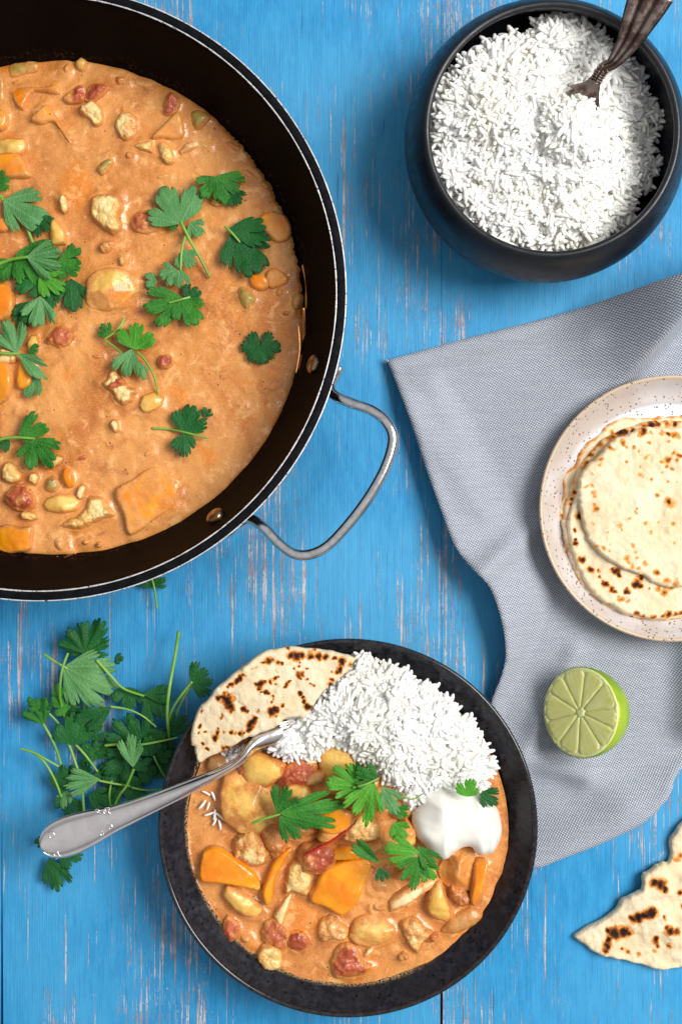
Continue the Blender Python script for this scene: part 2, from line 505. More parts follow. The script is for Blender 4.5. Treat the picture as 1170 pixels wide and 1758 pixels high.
def m_stone_glaze(sauce_c):
    t = NT('black_speckled_glaze'); w = t.world()
    n1 = t.noise(240, 4, 0.6, vec=w); n2 = t.noise(40, 3, vec=w)
    col = t.mix(t.ramp(n1, 0.38, 0.68), lin(19, 20, 26), lin(40, 42, 51))
    col = t.mix(t.ramp(n2, 0.4, 0.65, 0, 0.6), col, lin(34, 32, 35))
    col = t.mix(t.math('MULTIPLY', t.ramp(t.vor(260, vec=w), 0.18, 0.32, 1, 0), t.ramp(t.noise(60, 2, vec=w), 0.42, 0.55)), col, lin(8, 8, 9))
    # dried sauce specks just above the sauce line
    o = t.xyz(t.co())
    r = t.math('SQRT', t.math('ADD', t.math('MULTIPLY', o[0], o[0]), t.math('MULTIPLY', o[1], o[1])))
    ring = t.math('MULTIPLY', t.ramp(r, 0.0935, 0.0952), t.ramp(r, 0.0955, 0.0978, 1, 0))
    side = t.ramp(t.math('ADD', t.math('MULTIPLY', o[0], 0.8), t.math('MULTIPLY', o[1], 0.6)), -0.04, 0.0, 1, 0)
    rm = t.math('MULTIPLY', t.math('MULTIPLY', ring, side), t.ramp(t.noise(1100, 3, 0.7, vec=w), 0.42, 0.60))
    up = t.xyz(t.n('ShaderNodeNewGeometry').outputs['Normal'])
    rm = t.math('MULTIPLY', rm, t.ramp(up[2], 0.0, 0.2))
    col = t.mix(t.math('MULTIPLY', rm, 0.85), col, lin(206, 172, 120))
    t.bump(t.math('ADD', t.noise(160, 3, vec=w), t.math('MULTIPLY', n1, 0.3)), 0.22, 0.0015)
    return t.p(col=col, rough=t.ramp(n1, 0.3, 0.7, 0.24, 0.34), spec=0.3)

def m_pan():
    t = NT('worn_nonstick'); w = t.world(); o = t.xyz(t.co())
    r = t.math('SQRT', t.math('ADD', t.math('MULTIPLY', o[0], o[0]), t.math('MULTIPLY', o[1], o[1])))
    col = t.mix(t.ramp(t.noise(30, 3, vec=w), 0.35, 0.65), lin(9, 7, 7), lin(16, 11, 10))
    res = t.math('MULTIPLY', t.ramp(r, 0.1482, 0.1492), t.ramp(t.math('ADD', r, t.math('MULTIPLY', t.noise(70, 3, vec=w), 0.008)), 0.1535, 0.1565, 1, 0))
    col = t.mix(t.math('MULTIPLY', res, t.ramp(t.noise(420, 4, 0.7, vec=w), 0.52, 0.68, 0, 0.4)), col, lin(116, 62, 28))
    col = t.mix(t.ramp(t.noise(1400, 2, 0.8, vec=w), 0.74, 0.78, 0, 0.5), col, lin(120, 110, 100))
    t.bump(t.noise(900, 3, vec=w), 0.15, 0.0008)
    return t.p(col=col, rough=0.6, spec=0.04)

def m_linen():
    t = NT('grey_woven_cotton'); w = t.world()
    v = t.xyz(t.map((1, 1, 1), rot=(0, 0, math.radians(-14.5)), vec=t.n('ShaderNodeUVMap').outputs[0]))
    k = 2 * math.pi / 0.00185
    wob = t.math('MULTIPLY', t.noise(160, 2, vec=w), 2.2)
    sx = t.math('SINE', t.math('ADD', t.math('MULTIPLY', v[0], k), wob)); sy = t.math('SINE', t.math('ADD', t.math('MULTIPLY', v[1], k), wob))
    ck = t.math('MULTIPLY', sx, sy)
    n = t.noise(700, 3, 0.7, vec=w)
    f = t.ramp(t.math('ADD', ck, t.math('MULTIPLY', t.math('SUBTRACT', n, 0.5), 1.3)), -0.45, 0.55)
    slub = t.noise(1.0, 2, vec=t.map((40, 900, 1), rot=(0, 0, math.radians(-14.5)), vec=w))
    light = t.mix(t.ramp(slub, 0.35, 0.65), lin(198, 203, 212), lin(184, 190, 201))
    dark = t.mix(t.ramp(n, 0.3, 0.7), lin(120, 127, 141), lin(98, 105, 120))
    col = t.mix(f, dark, light)
    t.bump(t.math('ADD', t.math('MULTIPLY', ck, 0.5), n), 0.6, 0.0006)
    return t.p(col=col, rough=0.9, spec=0.15, sheen=0.15)

def m_plate():
    t = NT('speckled_plate_glaze'); w = t.world(); o = t.xyz(t.co())
    r = t.math('SQRT', t.math('ADD', t.math('MULTIPLY', o[0], o[0]), t.math('MULTIPLY', o[1], o[1])))
    col = t.mix(t.ramp(t.noise(30, 3, vec=w), 0.35, 0.65), lin(188, 176, 168), lin(202, 198, 198))
    col = t.mix(t.ramp(t.math('ADD', r, t.math('MULTIPLY', t.noise(35, 2, vec=w), 0.006)), 0.0655, 0.0705, 1, 0), col, lin(206, 213, 222))
    col = t.mix(t.ramp(r, 0.0765, 0.0785), col, lin(188, 168, 146))
    sp = t.ramp(t.vor(400, vec=w), 0.19, 0.28, 1, 0)
    keep = t.ramp(t.noise(170, 1, vec=w), 0.38, 0.5)
    col = t.mix(t.math('MULTIPLY', t.math('MULTIPLY', sp, keep), 0.85), col, lin(58, 46, 44))
    t.bump(t.noise(60, 2, vec=w), 0.12, 0.0015)
    return t.p(col=col, rough=0.28, spec=0.5)

def m_rind():
    t = NT('lime_rind'); w = t.world()
    col = t.mix(t.ramp(t.noise(45, 2, vec=w), 0.35, 0.65), lin(120, 156, 12), lin(152, 176, 20))
    v = t.vor(900, vec=w)
    col = t.mix(t.ramp(v, 0.05, 0.3, 0.35, 0), col, lin(70, 140, 8))
    t.bump(v, 0.25, 0.0006)
    return t.p(col=col, rough=0.28, spec=0.5)

def m_pulp():
    t = NT('lime_pulp')
    f = t.attr('rad'); a = t.attr('ang')
    cv = t.n('ShaderNodeCombineXYZ'); t.set(cv.inputs[0], t.math('MULTIPLY', a, 26.0)); t.set(cv.inputs[1], t.math('MULTIPLY', f, 3.0))
    n = t.noise(1.0, 3, 0.6, vec=cv.outputs[0], dist=0.4)
    col = t.mix(t.ramp(n, 0.36, 0.64), lin(224, 226, 118), lin(238, 238, 168))
    t.bump(n, 0.18, 0.0006)
    return t.p(col=col, rough=0.16, spec=0.5, sss=0.4, sr=(0.006, 0.006, 0.003), ss=0.8)

def m_silver(name, base, tarn, amt, rough):
    t = NT(name); w = t.world()
    n = t.noise(120, 4, 0.65, vec=w)
    sc = t.noise(1.0, 3, 0.7, vec=t.map((2600, 160, 900), rot=(0, 0, math.radians(-25)), vec=w))
    col = t.mix(t.math('MULTIPLY', t.ramp(n, 0.4, 0.62), amt), base, tarn)
    cav = t.attr('groove')
    col = t.mix(t.math('MULTIPLY', cav, 0.85), col, lin(34, 24, 22))
    t.bump(sc, 0.04, 0.0002)
    return t.p(col=col, rough=t.ramp(sc, 0.3, 0.7, rough, rough + 0.14), metal=1.0)

M = dict(
    wood=m_wood(), sauce=m_sauce('curry_sauce'), rice=m_rice(), bread=m_bread('flatbread_crust'),
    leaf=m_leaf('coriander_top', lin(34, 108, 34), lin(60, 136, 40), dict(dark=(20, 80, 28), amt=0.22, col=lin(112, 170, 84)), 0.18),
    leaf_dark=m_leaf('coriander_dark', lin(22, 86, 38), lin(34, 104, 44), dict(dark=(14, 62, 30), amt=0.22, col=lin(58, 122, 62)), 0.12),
    leaf_pale=m_leaf('coriander_underside', lin(98, 152, 92), lin(78, 136, 76), dict(dark=(62, 122, 62), amt=0.3, col=lin(146, 186, 134)), 0.10),
    leaf_bright=m_leaf('coriander_bright', lin(66, 150, 34), lin(92, 172, 48), dict(dark=(48, 128, 36), amt=0.4, col=lin(146, 200, 96)), 0.25),
    stem=m_simple('coriander_stem', lin(98, 152, 44), 0.4, noise=(60, lin(128, 172, 74))),
    pan=m_pan(),
    enamel=m_simple('black_enamel', lin(12, 13, 16), 0.7, spec=0.06, noise=(200, lin(19, 20, 24))),
    chip=m_chip_edge(), steel=m_simple('brushed_steel', (0.78, 0.78, 0.79, 1), 0.17, metal=1, noise=(260, (0.62, 0.62, 0.64, 1))),
    rivet=m_simple('stained_rivet', (0.42, 0.34, 0.26, 1), 0.3, metal=1, noise=(240, lin(140, 98, 54))),
    pot=m_simple('matte_black_stoneware', lin(22, 24, 29), 0.36, spec=0.42, noise=(90, lin(27, 29, 35)), bump=0.12, bs=1200),
    stone=m_stone_glaze(None), gloss=m_simple('glossy_black_glaze', lin(18, 18, 21), 0.16, spec=0.5, noise=(400, lin(40, 41, 46))), linen=m_linen(), plate=m_plate(), rind=m_rind(), pulp=m_pulp(),
    pith=m_simple('lime_pith', lin(226, 230, 168), 0.4, noise=(200, lin(216, 222, 144))),
    yogurt=m_simple('white_yogurt', lin(232, 230, 222), 0.2, spec=0.5),
    silver=m_silver('polished_silver', (0.88, 0.84, 0.84, 1), lin(196, 172, 172), 0.2, 0.12),
    bronze=m_silver('worn_spoon_silver', (0.62, 0.54, 0.46, 1), lin(120, 96, 74), 0.6, 0.22),
    tarnish=m_silver('tarnished_silver', (0.40, 0.31, 0.28, 1), lin(84, 58, 48), 0.8, 0.24),
)

# ---------------------------------------------------------------- tabletop
def plank(x0, x1, parent, flare):
    """board between two edges given in photo pixels; the joint opens towards the near end"""
    ys = [0.75, (879 - 1420) * S, (879 - 1640) * S, (879 - 1800) * S, -0.75]
    X = lambda p: (p - 585) * S
    c = 0.0003
    V, f = [], []
    for y, g in zip(ys, (0.0, 0.0, 1.0, 1.5, 2.5)):
        a, b = X(x0 + .12 + g * flare), X(x1 - .12 - g * flare)
        V += [(x, y, z) for x, z in [(a, -0.022), (a, -c), (a + c, 0), (b - c, 0), (b, -c), (b, -0.022)]]
    n = len(ys)
    for k in range(n - 1):
        o = k * 6
        f += [[o + i, o + i + 1, o + 7 + i, o + 6 + i] for i in range(5)] + [[o + 5, o, o + 6, o + 11]]
    f += [[0, 5, 4, 3, 2, 1], [(n - 1) * 6 + q for q in range(6)]]
    obj('plank', V, f, M['wood'], parent, smooth=False)
table = thing('tabletop', (0, 0, -0.022), 'weathered blue painted wooden boards with pale scratches', None, None, 'structure')
edges = [-1500, -745, 3.2, 757.2, 1515, 2270]
for i in range(5):
    plank(edges[i], edges[i + 1], table, 1.6)

# ---------------------------------------------------------------- saute pan
PZ = 0.024
pc = at(65, 503, 0.075); pc[2] = 0
pan = thing('saute_pan', pc, 'large black pan with chipped silver-edged rim and steel loop handle, holding curry', 'pan')
body = [(0, .0), (.124, .0), (.137, .003), (.1540, .030), (.1665, .064), (.1696, .0728), (.1690, .0738), (.1672, .0738), (.1655, .0705), (.1615, .058), (.1490, .026), (.140, .010), (.132, .006), (0, .006)]
obj('body', *lathe(smooth_poly(body, 60, False), 160, pc), M['pan'], pan)
rim = [(.1698, .0728), (.1720, .0734), (.1726, .0744), (.1718, .0753), (.1695, .0758), (.1680, .0756), (.1670, .0748), (.1668, .0738), (.1698, .0728)]
rimo = obj('rim', *lathe(rim, 220, pc), M['enamel'], pan)
def edge_ring(r, z, t, name):
    a = np.linspace(0, 2 * np.pi, 720, endpoint=False)
    rr = t * (0.75 + 0.7 * vnoise(a * 60, a * 0, 5)) 
    v, f = [], []
    for i, q in enumerate(a):
        for k in range(6):
            b = 2 * np.pi * k / 6
            R = r + rr[i] * math.cos(b)
            v.append((pc[0] + R * math.cos(q), pc[1] + R * math.sin(q), z + rr[i] * 0.6 * math.sin(b)))
    n = len(a)
    for i in range(n):
        for k in range(6):
            l = (k + 1) % 6; j = (i + 1) % n
            f.append([i * 6 + k, j * 6 + k, j * 6 + l, i * 6 + l])
    obj(name, v, f, M['chip'], rimo)
edge_ring(.1724, .0747, .00042, 'rim_edge')
edge_ring(.1671, .0749, .00044, 'rim_edge')

# wire handle: runs from one rivet plate out and back to the other
hz = [.050, .052, .056, .058, .060, .062, .064, .065, .065, .065, .064, .063, .062, .061, .059, .057, .055, .052, .050]
hp = [(581, 632), (571, 650), (566, 668), (577, 681), (605, 693), (638, 705), (662, 724), (674, 752), (664, 795), (640, 842), (606, 890), (566, 934), (535, 951), (506, 951), (480, 934), (455, 908), (436, 893), (420, 892), (400, 905)]
pts = [at(p[0], p[1], z) for p, z in zip(hp, hz)]
hv, hf = tube(pts, 0.0031, 14, 150)
handle = obj('handle', hv, hf, M['steel'], pan)
def knob(c, nrm, r, h, name, mat, parent):
    nrm = np.array(nrm, float); nrm /= np.linalg.norm(nrm)
    e1 = np.cross(nrm, [0, 0, 1]); e1 /= np.linalg.norm(e1); e2 = np.cross(nrm, e1)
    v, f = [], []
    P = [(r, -0.0015), (r, 0), (r * .92, h * .45), (r * .7, h * .8), (r * .35, h * .97), (0.0001, h)]
    for k in range(20):
        a = 2 * np.pi * k / 20
        for q, z in P: v.append(np.array(c) + q * (np.cos(a) * e1 + np.sin(a) * e2) + nrm * z)
    m = len(P)
    for k in range(20):
        j = (k + 1) % 20
        for i in range(m - 1): f.append([k * m + i, j * m + i, j * m + i + 1, k * m + i + 1])
    obj(name, v, f, mat, parent)
for (px, py) in ((549, 628), (375, 893)):
    d = at(px, py, .053)[:2] - pc[:2]; d /= np.linalg.norm(d)
    ri = float(np.interp(.053, [.026, .058, .0705], [.149, .1615, .1655])) - .0016
    knob((pc[0] + d[0] * ri, pc[1] + d[1] * ri, .053), (-d[0] * .92, -d[1] * .92, .4), .0058, .0026, 'rivet', M['rivet'], pan)
for (px, py) in ((577, 634), (399, 911)):
    d = at(px, py, .053)[:2] - pc[:2]; d /= np.linalg.norm(d)
    ro = float(np.interp(.053, [.030, .064], [.154, .1665])) + .0006
    c = np.array([pc[0] + d[0] * ro, pc[1] + d[1] * ro, .053])
    e = np.array([-d[1], d[0], 0])
    pl = [c + np.append(d, 0) * .0034 + e * s_ for s_ in np.linspace(-.014, .014, 9)]
    knob(c + np.append(d, 0) * .0066, (d[0], d[1], .1), .0062, .004, 'rivet', M['steel'], pan)
    b = np.array([d[0], d[1], -.4]); 
    vv, ff = tube(pl, [.0012, .0026, .0036, .0042, .0042, .0042, .0036, .0026, .0012], 10)
    obj('mounting_plate', vv, ff, M['steel'], pan)

# ---------------------------------------------------------------- rice pot, spoon
rc = at(947, 222, .069); rc[2] = 0
pot_prof = [(0, .001), (.043, .0005), (.058, .004), (.072, .016), (.0795, .030), (.0818, .041), (.0812, .050), (.0785, .0595), (.0752, .0660), (.0728, .0692), (.0714, .0702), (.0700, .0700), (.0689, .0690), (.0690, .0670), (.0715, .058), (.0748, .047), (.0740, .034), (.066, .017), (.050, .009), (0, .008)]
obj('rice_bowl', *lathe(smooth_poly(pot_prof, 110, False), 160, rc), M['pot'], None, 'round matte black bowl with inward curving rim, full of white rice', 'bowl')

GR = []
def grain_templates():
    for k in range(4):
        L, W = 1.0, 0.245
        rings = [(-.5, .0), (-.47, .5), (-.40, .82), (-.2, 1.0), (.1, 1.0), (.32, .9), (.43, .66), (.49, .36), (.5, .0)]
        bend = (-.10, .0, .07, .14)[k]
        v, f = [], []
        seg = 6
        for (x, r) in rings:
            for j in range(seg):
                a = 2 * np.pi * j / seg
                v.append((x * L, r * W / 2 * math.cos(a) + bend * (0.25 - x * x) * 1.6, r * W / 2 * 0.9 * math.sin(a)))
        for i in range(len(rings) - 1):
            for j in range(seg):
                l = (j + 1) % seg
                f.append([i * seg + j, i * seg + l, (i + 1) * seg + l, (i + 1) * seg + j])
        GR.append((np.array(v), f))
grain_templates()
def grain_cloud(pos, yaw, pitch, length, roll=None):
    V, F, o = [], [], 0
    for i in range(len(pos)):
        t, f = GR[i % 4]
        cy, sy, cp, sp = math.cos(yaw[i]), math.sin(yaw[i]), math.cos(pitch[i]), math.sin(pitch[i])
        R = np.array([[cy * cp, -sy, -cy * sp], [sy * cp, cy, -sy * sp], [sp, 0, cp]])
        V.append(t @ R.T * length[i] + pos[i]); F += [[q + o for q in face] for face in f]; o += len(t)
    return np.concatenate(V), F

def rice_heap(name, poly_px, zref, hfun, depth, count, label, seed, keep=None, drop=.012):
    """grains heaped over a surface hfun(px, py), several layers deep, over a solid core"""
    r = np.random.default_rng(seed)
    lo, hi = poly_px.min(0), poly_px.max(0)
    p = r.uniform(lo, hi, (count * 3, 2)); p = p[inside(p, poly_px)]
    if keep is not None: p = p[keep(p)]
    p = p[:count]
    n = len(p)
    ed = edge_dist(p, poly_px)
    h = hfun(p[:, 0], p[:, 1]) - drop * (1 - sstep(0, 26, ed)) - r.random(n) ** 1.3 * depth
    k = S * (CAM_H - h) / CAM_H
    pos = np.stack([(p[:, 0] - 585) * k, (879 - p[:, 1]) * k, h], 1)
    yaw = r.uniform(0, 2 * np.pi, n) * 0.55 + 2 * np.pi * fbm(p[:, 0] / 38, p[:, 1] / 38, seed, 2) * 1.6
    pitch = r.normal(0, 0.24, n); up = r.random(n) < 0.06; pitch[up] += r.choice([-.55, .55], up.sum())
    v, f = grain_cloud(pos, yaw, pitch, r.normal(.0104, .0015, n).clip(.006, .0132))
    cpoly = at2(smooth_poly(poly_px, 90), zref)
    c = cpoly.mean(0); cpoly = c + (cpoly - c) * 0.95
    def top(xy, d):
        a, b = px_of(xy, zref)
        return hfun(a, b) - depth * 1.0 - drop * .85 * (1 - sstep(0, .008, d))
    cv, cf, *_ = patch(cpoly, .003, top, lambda xy, d: top(xy, d) - .012)
    V, F = join([(v, f), (cv, cf)])
    return obj(name, V, F, M['rice'], None, label, 'rice', None, 'stuff')

potpoly = np.array([(731, 215), (741, 165), (770, 125), (800, 95), (835, 72), (860, 66), (885, 52), (905, 60), (925, 30), (955, 22), (985, 30), (1010, 42), (1040, 62), (1062, 88), (1080, 105), (1104, 112), (1106, 150), (1112, 172), (1133, 190), (1137, 215), (1118, 245), (1128, 285), (1112, 322), (1090, 335), (1085, 372), (1060, 392), (1022, 418), (980, 430), (920, 431), (862, 414), (815, 385), (778, 345), (748, 300), (735, 255)], float)
def pot_h(x, y):
    h = .0535 + .010 * np.exp(-(((x - 880) / 110) ** 2 + ((y - 215) / 110) ** 2))
    h += .006 * np.exp(-(((x - 985) / 70) ** 2 + ((y - 250) / 80) ** 2))
    h -= .017 * np.exp(-(((x - 1095) / 85) ** 2 + ((y - 250) / 150) ** 2))
    h -= .013 * np.exp(-(((x - 1000) / 42) ** 2 + ((y - 142) / 34) ** 2))
    h -= .006 * np.exp(-(((x - 905) / 60) ** 2 + ((y - 400) / 50) ** 2))
    h += .006 * np.exp(-(((x - 975) / 55) ** 2 + ((y - 60) / 32) ** 2))
    return h + .0120 * (fbm(x / 42, y / 42, 3) - .5) + .0045 * (fbm(x / 18, y / 18, 8) - .5)
rice_heap('rice', potpoly, .056, pot_h, .0042, 3900, 'heap of cooked white rice filling the round matte bowl', 11, drop=.006)

# spoon standing in the rice
sp_path = [at(1119, -14, .094), at(1099, 28, .0885), at(1076, 74, .0815), at(1051, 108, .0760), at(1036, 116, .0745), at(1026, 130, .0715), at(1014, 150, .067), at(1003, 166, .063)]
spoon = thing('serving_spoon', sp_path[-1], 'tarnished silver spoon with ridged handle standing in the heaped rice', 'spoon')
wd = [(0, .0125), (.12, .0112), (.3, .0086), (.5, .0056), (.60, .0040), (.67, .0031), (.76, .0029), (.84, .0034), (.90, .0052), (1.0, .0105)]
def sp_top(u, s, w):
    r = .00055 * np.cos(u * np.pi * 3.0) * sstep(.80, .6, s)
    return .0012 * (1 - .6 * u * u) + r + .0004 * (np.abs(u) > .9) + .0006 * sstep(.82, .72, s) * sstep(.55, .66, s)
v, f, p_, lat, up, s_ = loft(sp_path, wd, sp_top, lambda u, s, w: -.0010 * (1 - u * u) - .0002, 25, 90)
U = np.sin(np.linspace(-np.pi / 2, np.pi / 2, 25))
gv = (sstep(.0, -.8, np.cos(U * np.pi * 3.0)))[None, :] * sstep(.80, .62, s_)[:, None]
gv = np.maximum(gv, (np.abs(s_ - .80) < .035)[:, None] * np.ones(25))
obj('handle', v, f, M['tarnish'], spoon, attrs=dict(groove=np.concatenate([gv.ravel()] * 2)))
rr_ = np.random.default_rng(2)
orn = []
for i, t in enumerate(np.linspace(.60, .78, 6)):
    k = int(t * (len(p_) - 1))
    for sd in (-1, 1):
        c = p_[k] + lat[k] * sd * .0019 + up[k] * .0018
        a = np.linspace(0, 1.75 * np.pi, 12)
        cur = [c + lat[k] * (.0011 * math.cos(q) * sd) + (sp_path[3] - sp_path[4]) / np.linalg.norm(sp_path[3] - sp_path[4]) * .0012 * math.sin(q) for q in a]
        orn.append(tube(cur, .00050, 6))
V, F = join(orn)
obj('scroll_ornament', V, F, M['tarnish'], spoon, attrs=dict(groove=np.zeros(len(V))))
# bowl of the spoon: concave oval dipping into the rice
hc = at(984, 195, .0560); ax = at(968, 214, .057) - at(1004, 166, .063); ax[2] = 0; L_ = np.linalg.norm(ax); ax /= L_
la = np.array([-ax[1], ax[0], 0])
v, f = [], []
NR, NA = 10, 48
for side in (0, 1):
    for i in range(NR + 1):
        r = i / NR
        for j in range(NA):
            a = 2 * np.pi * j / NA
            x, y = r * math.cos(a) * .0190, r * math.sin(a) * (.0112 if math.cos(a) < 0 else .0108)
            z = -.0062 * (1 - r * r) - .12 * x - (0.0008 * side) + .0012
            v.append(hc + ax * x + la * y + np.array([0, 0, z]))
for side in (0, 1):
    o = side * (NR + 1) * NA
    for i in range(NR):
        for j in range(NA):
            l = (j + 1) % NA; q = [o + i * NA + j, o + (i + 1) * NA + j, o + (i + 1) * NA + l, o + i * NA + l]
            f.append(q if not side else q[::-1])
o = (NR + 1) * NA
for j in range(NA):
    l = (j + 1) % NA; f.append([NR * NA + j, o + NR * NA + j, o + NR * NA + l, NR * NA + l])
obj('spoon_head', v, f, M['bronze'], spoon, attrs=dict(groove=np.zeros(len(v))))
# rice lying in the spoon
r = np.random.default_rng(5)
spoon_rice = np.array([(934, 176), (952, 170), (970, 172), (986, 176), (1004, 172), (1016, 196), (1014, 224), (1020, 234), (1028, 242), (1014, 262), (985, 275), (950, 260), (938, 215)], float)
rice_heap('rice', spoon_rice, .066, lambda x, y: .0690 + .004 * np.exp(-(((x - 978) / 30) ** 2 + ((y - 222) / 34) ** 2)) + .003 * (fbm(x / 14, y / 14, 4) - .5), .004, 420, 'small mound of white rice heaped on the spoon standing in the bowl', 12, drop=.003)

# ---------------------------------------------------------------- napkin
nap = np.array([(664, 619), (760, 591), (860, 565), (960, 540), (1060, 515), (1170, 489), (1300, 452), (1420, 700), (1440, 980), (1400, 1150), (1290, 1240), (1170, 1315), (1142, 1362), (1105, 1402), (1058, 1428), (1010, 1450), (965, 1467), (918, 1484), (884, 1478), (868, 1440), (850, 1380), (838, 1300), (834, 1240), (843, 1196), (856, 1158), (862, 1125), (859, 1088), (849, 1045), (833, 1005), (801, 971), (775, 934), (752, 872), (729, 806), (703, 727)], float)
def seg_d(x, y, a, b):
    ax_, ay_ = a; bx_, by_ = b
    dx, dy = bx_ - ax_, by_ - ay_; L = math.hypot(dx, dy)
    t = np.clip(((x - ax_) * dx + (y - ay_) * dy) / L ** 2, 0, 1)
    return np.hypot(x - ax_ - t * dx, y - ay_ - t * dy), t, ((x - ax_) * dy - (y - ay_) * dx) / L
def nap_h(x, y):
    h = .0012 + .0016 * (fbm(x / 70, y / 70, 21) - .5)
    # lifted left edge: slopes up from a crease towards the edge
    edge = np.interp(y, [619, 727, 806, 872, 934, 971, 1005, 1045, 1088, 1125, 1158, 1196, 1240, 1480], [664, 703, 729, 752, 775, 801, 833, 849, 859, 862, 856, 843, 834, 884])
    cre = np.interp(y, [619, 700, 800, 900, 960, 1005, 1060, 1120, 1200, 1300], [740, 800, 850, 905, 950, 962, 938, 910, 872, 850])
    amp = np.interp(y, [600, 660, 760, 900, 980, 1060, 1120, 1190, 1250], [.004, .0085, .0135, .0195, .024, .025, .020, .010, .001])
    t = np.clip((cre - x) / (cre - edge), 0, 1.1)
    h += amp * np.where(y > 930, t, t ** 1.2) * (1 - .14 * t ** 4)
    # fold standing up towards the far side
    d, tt, sg = seg_d(x, y, (1035, 690), (1250, 400))
    am = .013 + .058 * sstep(.0, .62, tt)
    h += am * np.where(sg < 0, np.exp(-(sg / (13 + 16 * tt)) ** 2), np.exp(-(sg / (95 + 60 * tt)) ** 2)) * sstep(1050, 560, y)
    # soft wrinkles
    for a, b, w, m in (((700, 700), (830, 880), 24, .0042), ((720, 650), (1000, 590), 28, .0040), ((815, 985), (930, 890), 22, .0080), ((930, 1230), (1060, 1370), 40, .0045), ((870, 1290), (1000, 1330), 20, .0055), ((740, 660), (800, 800), 20, .0034), ((985, 1120), (880, 1330), 18, .0048)):
        d, tt, sg = seg_d(x, y, a, b); h += m * np.exp(-(d / w) ** 2)
    # crease with a raised flap along the near edge
    d, tt, sg = seg_d(x, y, (905, 1402), (1190, 1262))
    h += .0100 * sstep(0, 75, np.where(sg < 0, -sg, 0)) * sstep(1240, 1330, y)
    d, tt, sg = seg_d(x, y, (1192, 1100), (1186, 1240)); h += .014 * np.exp(-(d / 28) ** 2)
    # pressed flat under the plate
    pl = sstep(150, 215, np.hypot(x - 1150, y - 875)); h = .0014 + (h - .0014) * pl
    return np.maximum(h, .0009)
NPZ = .004
npoly = at2(np.concatenate([smooth_poly(np.concatenate([[nap[0]], nap[:1], nap[1:], nap[:1], nap[:1]]), 330, closed=False)[9:-9]]), NPZ)
def ntop(xy, d):
    a, b = px_of(xy, NPZ); return nap_h(a, b) + .0006 * sstep(0, .0012, d) + .0007 * np.exp(-((d - .0035) / .0016) ** 2)
v, f, xy, d = patch(npoly, .0026, ntop, lambda xy, d: ntop(xy, d) - .0007)
napkin = obj('cloth_napkin', v, f, M['linen'], None, 'creased grey woven cloth napkin spread under the plate and the lime', 'napkin')
uvl = napkin.data.uv_layers.new(name='flat')
li = np.zeros(len(napkin.data.loops), np.int32); napkin.data.loops.foreach_get('vertex_index', li)
uvl.data.foreach_set('uv', v[li, :2].astype(np.float32).ravel())

# ---------------------------------------------------------------- plate with flatbreads
plc = at(1153, 873, .021); plc[2] = .0030
pprof = [(0, .0005), (.044, .0), (.050, .0012), (.066, .006), (.0755, .0125), (.0798, .0176), (.0800, .0190), (.0788, .0194), (.0770, .0180), (.0720, .0125), (.0660, .0085), (.056, .0062), (0, .0058)]
obj('side_plate', *lathe(smooth_poly(pprof, 70, False), 140, plc), M['plate'], None, 'pale speckled pottery plate holding the stack of flatbreads', 'plate')

def bread(poly_px, z, spots, label, name='flatbread', thick=.0032, warp=.0016, seed=0, zfun=None, n=260, rag=1.0, edge_char=0.0, scale=1.0, org=(0, 0), group=None, step=.00085):
    out = smooth_poly(poly_px, n)
    c = out.mean(0); a = np.arange(len(out))
    dr = (vnoise(a / 3.1, a * 0, seed) - .5) * 3.0 * rag + (vnoise(a / 11, a * 0, seed + 3) - .5) * 4.5 * rag
    dirs = (out - c) / np.linalg.norm(out - c, axis=1)[:, None]
    out = out + dirs * dr[:, None]
    wp = at2(out, z)
    zf = zfun or (lambda x, y: x * 0)
    def top(xy, d):
        x, y = px_of(xy, z)
        bub = warp * (fbm(x / 42, y / 42, seed + 1) - .5) * 2 + .0007 * np.maximum(0, fbm(x / 14, y / 14, seed + 2) - .55) * 4
        return z + zf(x, y) + bub - thick * .72 * (1 - np.sqrt(np.clip(1 - (1 - np.clip(d / .0024, 0, 1)) ** 2, 0, 1)))
    def bot(xy, d):
        x, y = px_of(xy, z); return z + zf(x, y) + warp * (fbm(x / 42, y / 42, seed + 1) - .5) * 2 - thick
    v, f, xy, d = patch(wp, step, top, bot)
    x, y = px_of(xy, z)
    ch = np.zeros(len(x))
    xw = x + 10 * (fbm(x / 9, y / 9, seed + 20) - .5); yw = y + 10 * (fbm(x / 9, y / 9, seed + 30) - .5)
    for sp in spots:
        sx, sy, sr, st = sp[0] * scale + org[0], sp[1] * scale + org[1], sp[2] * scale, (sp[3] if len(sp) > 3 else 1.0)
        q = np.hypot(xw - sx, yw - sy) / (sr * (.98 if (len(sp) < 4 or sp[3] > .7) else 1.25))
        ch = np.maximum(ch, st * np.exp(-q ** 2 * 1.1))
    if edge_char: ch = np.maximum(ch, edge_char * sstep(.004, .0008, d) * fbm(x / 12, y / 12, seed + 9))
    return obj(name, v, f, M['bread'], None, label, 'flatbread', group, attrs=dict(char=np.concatenate([ch, ch * .3])))

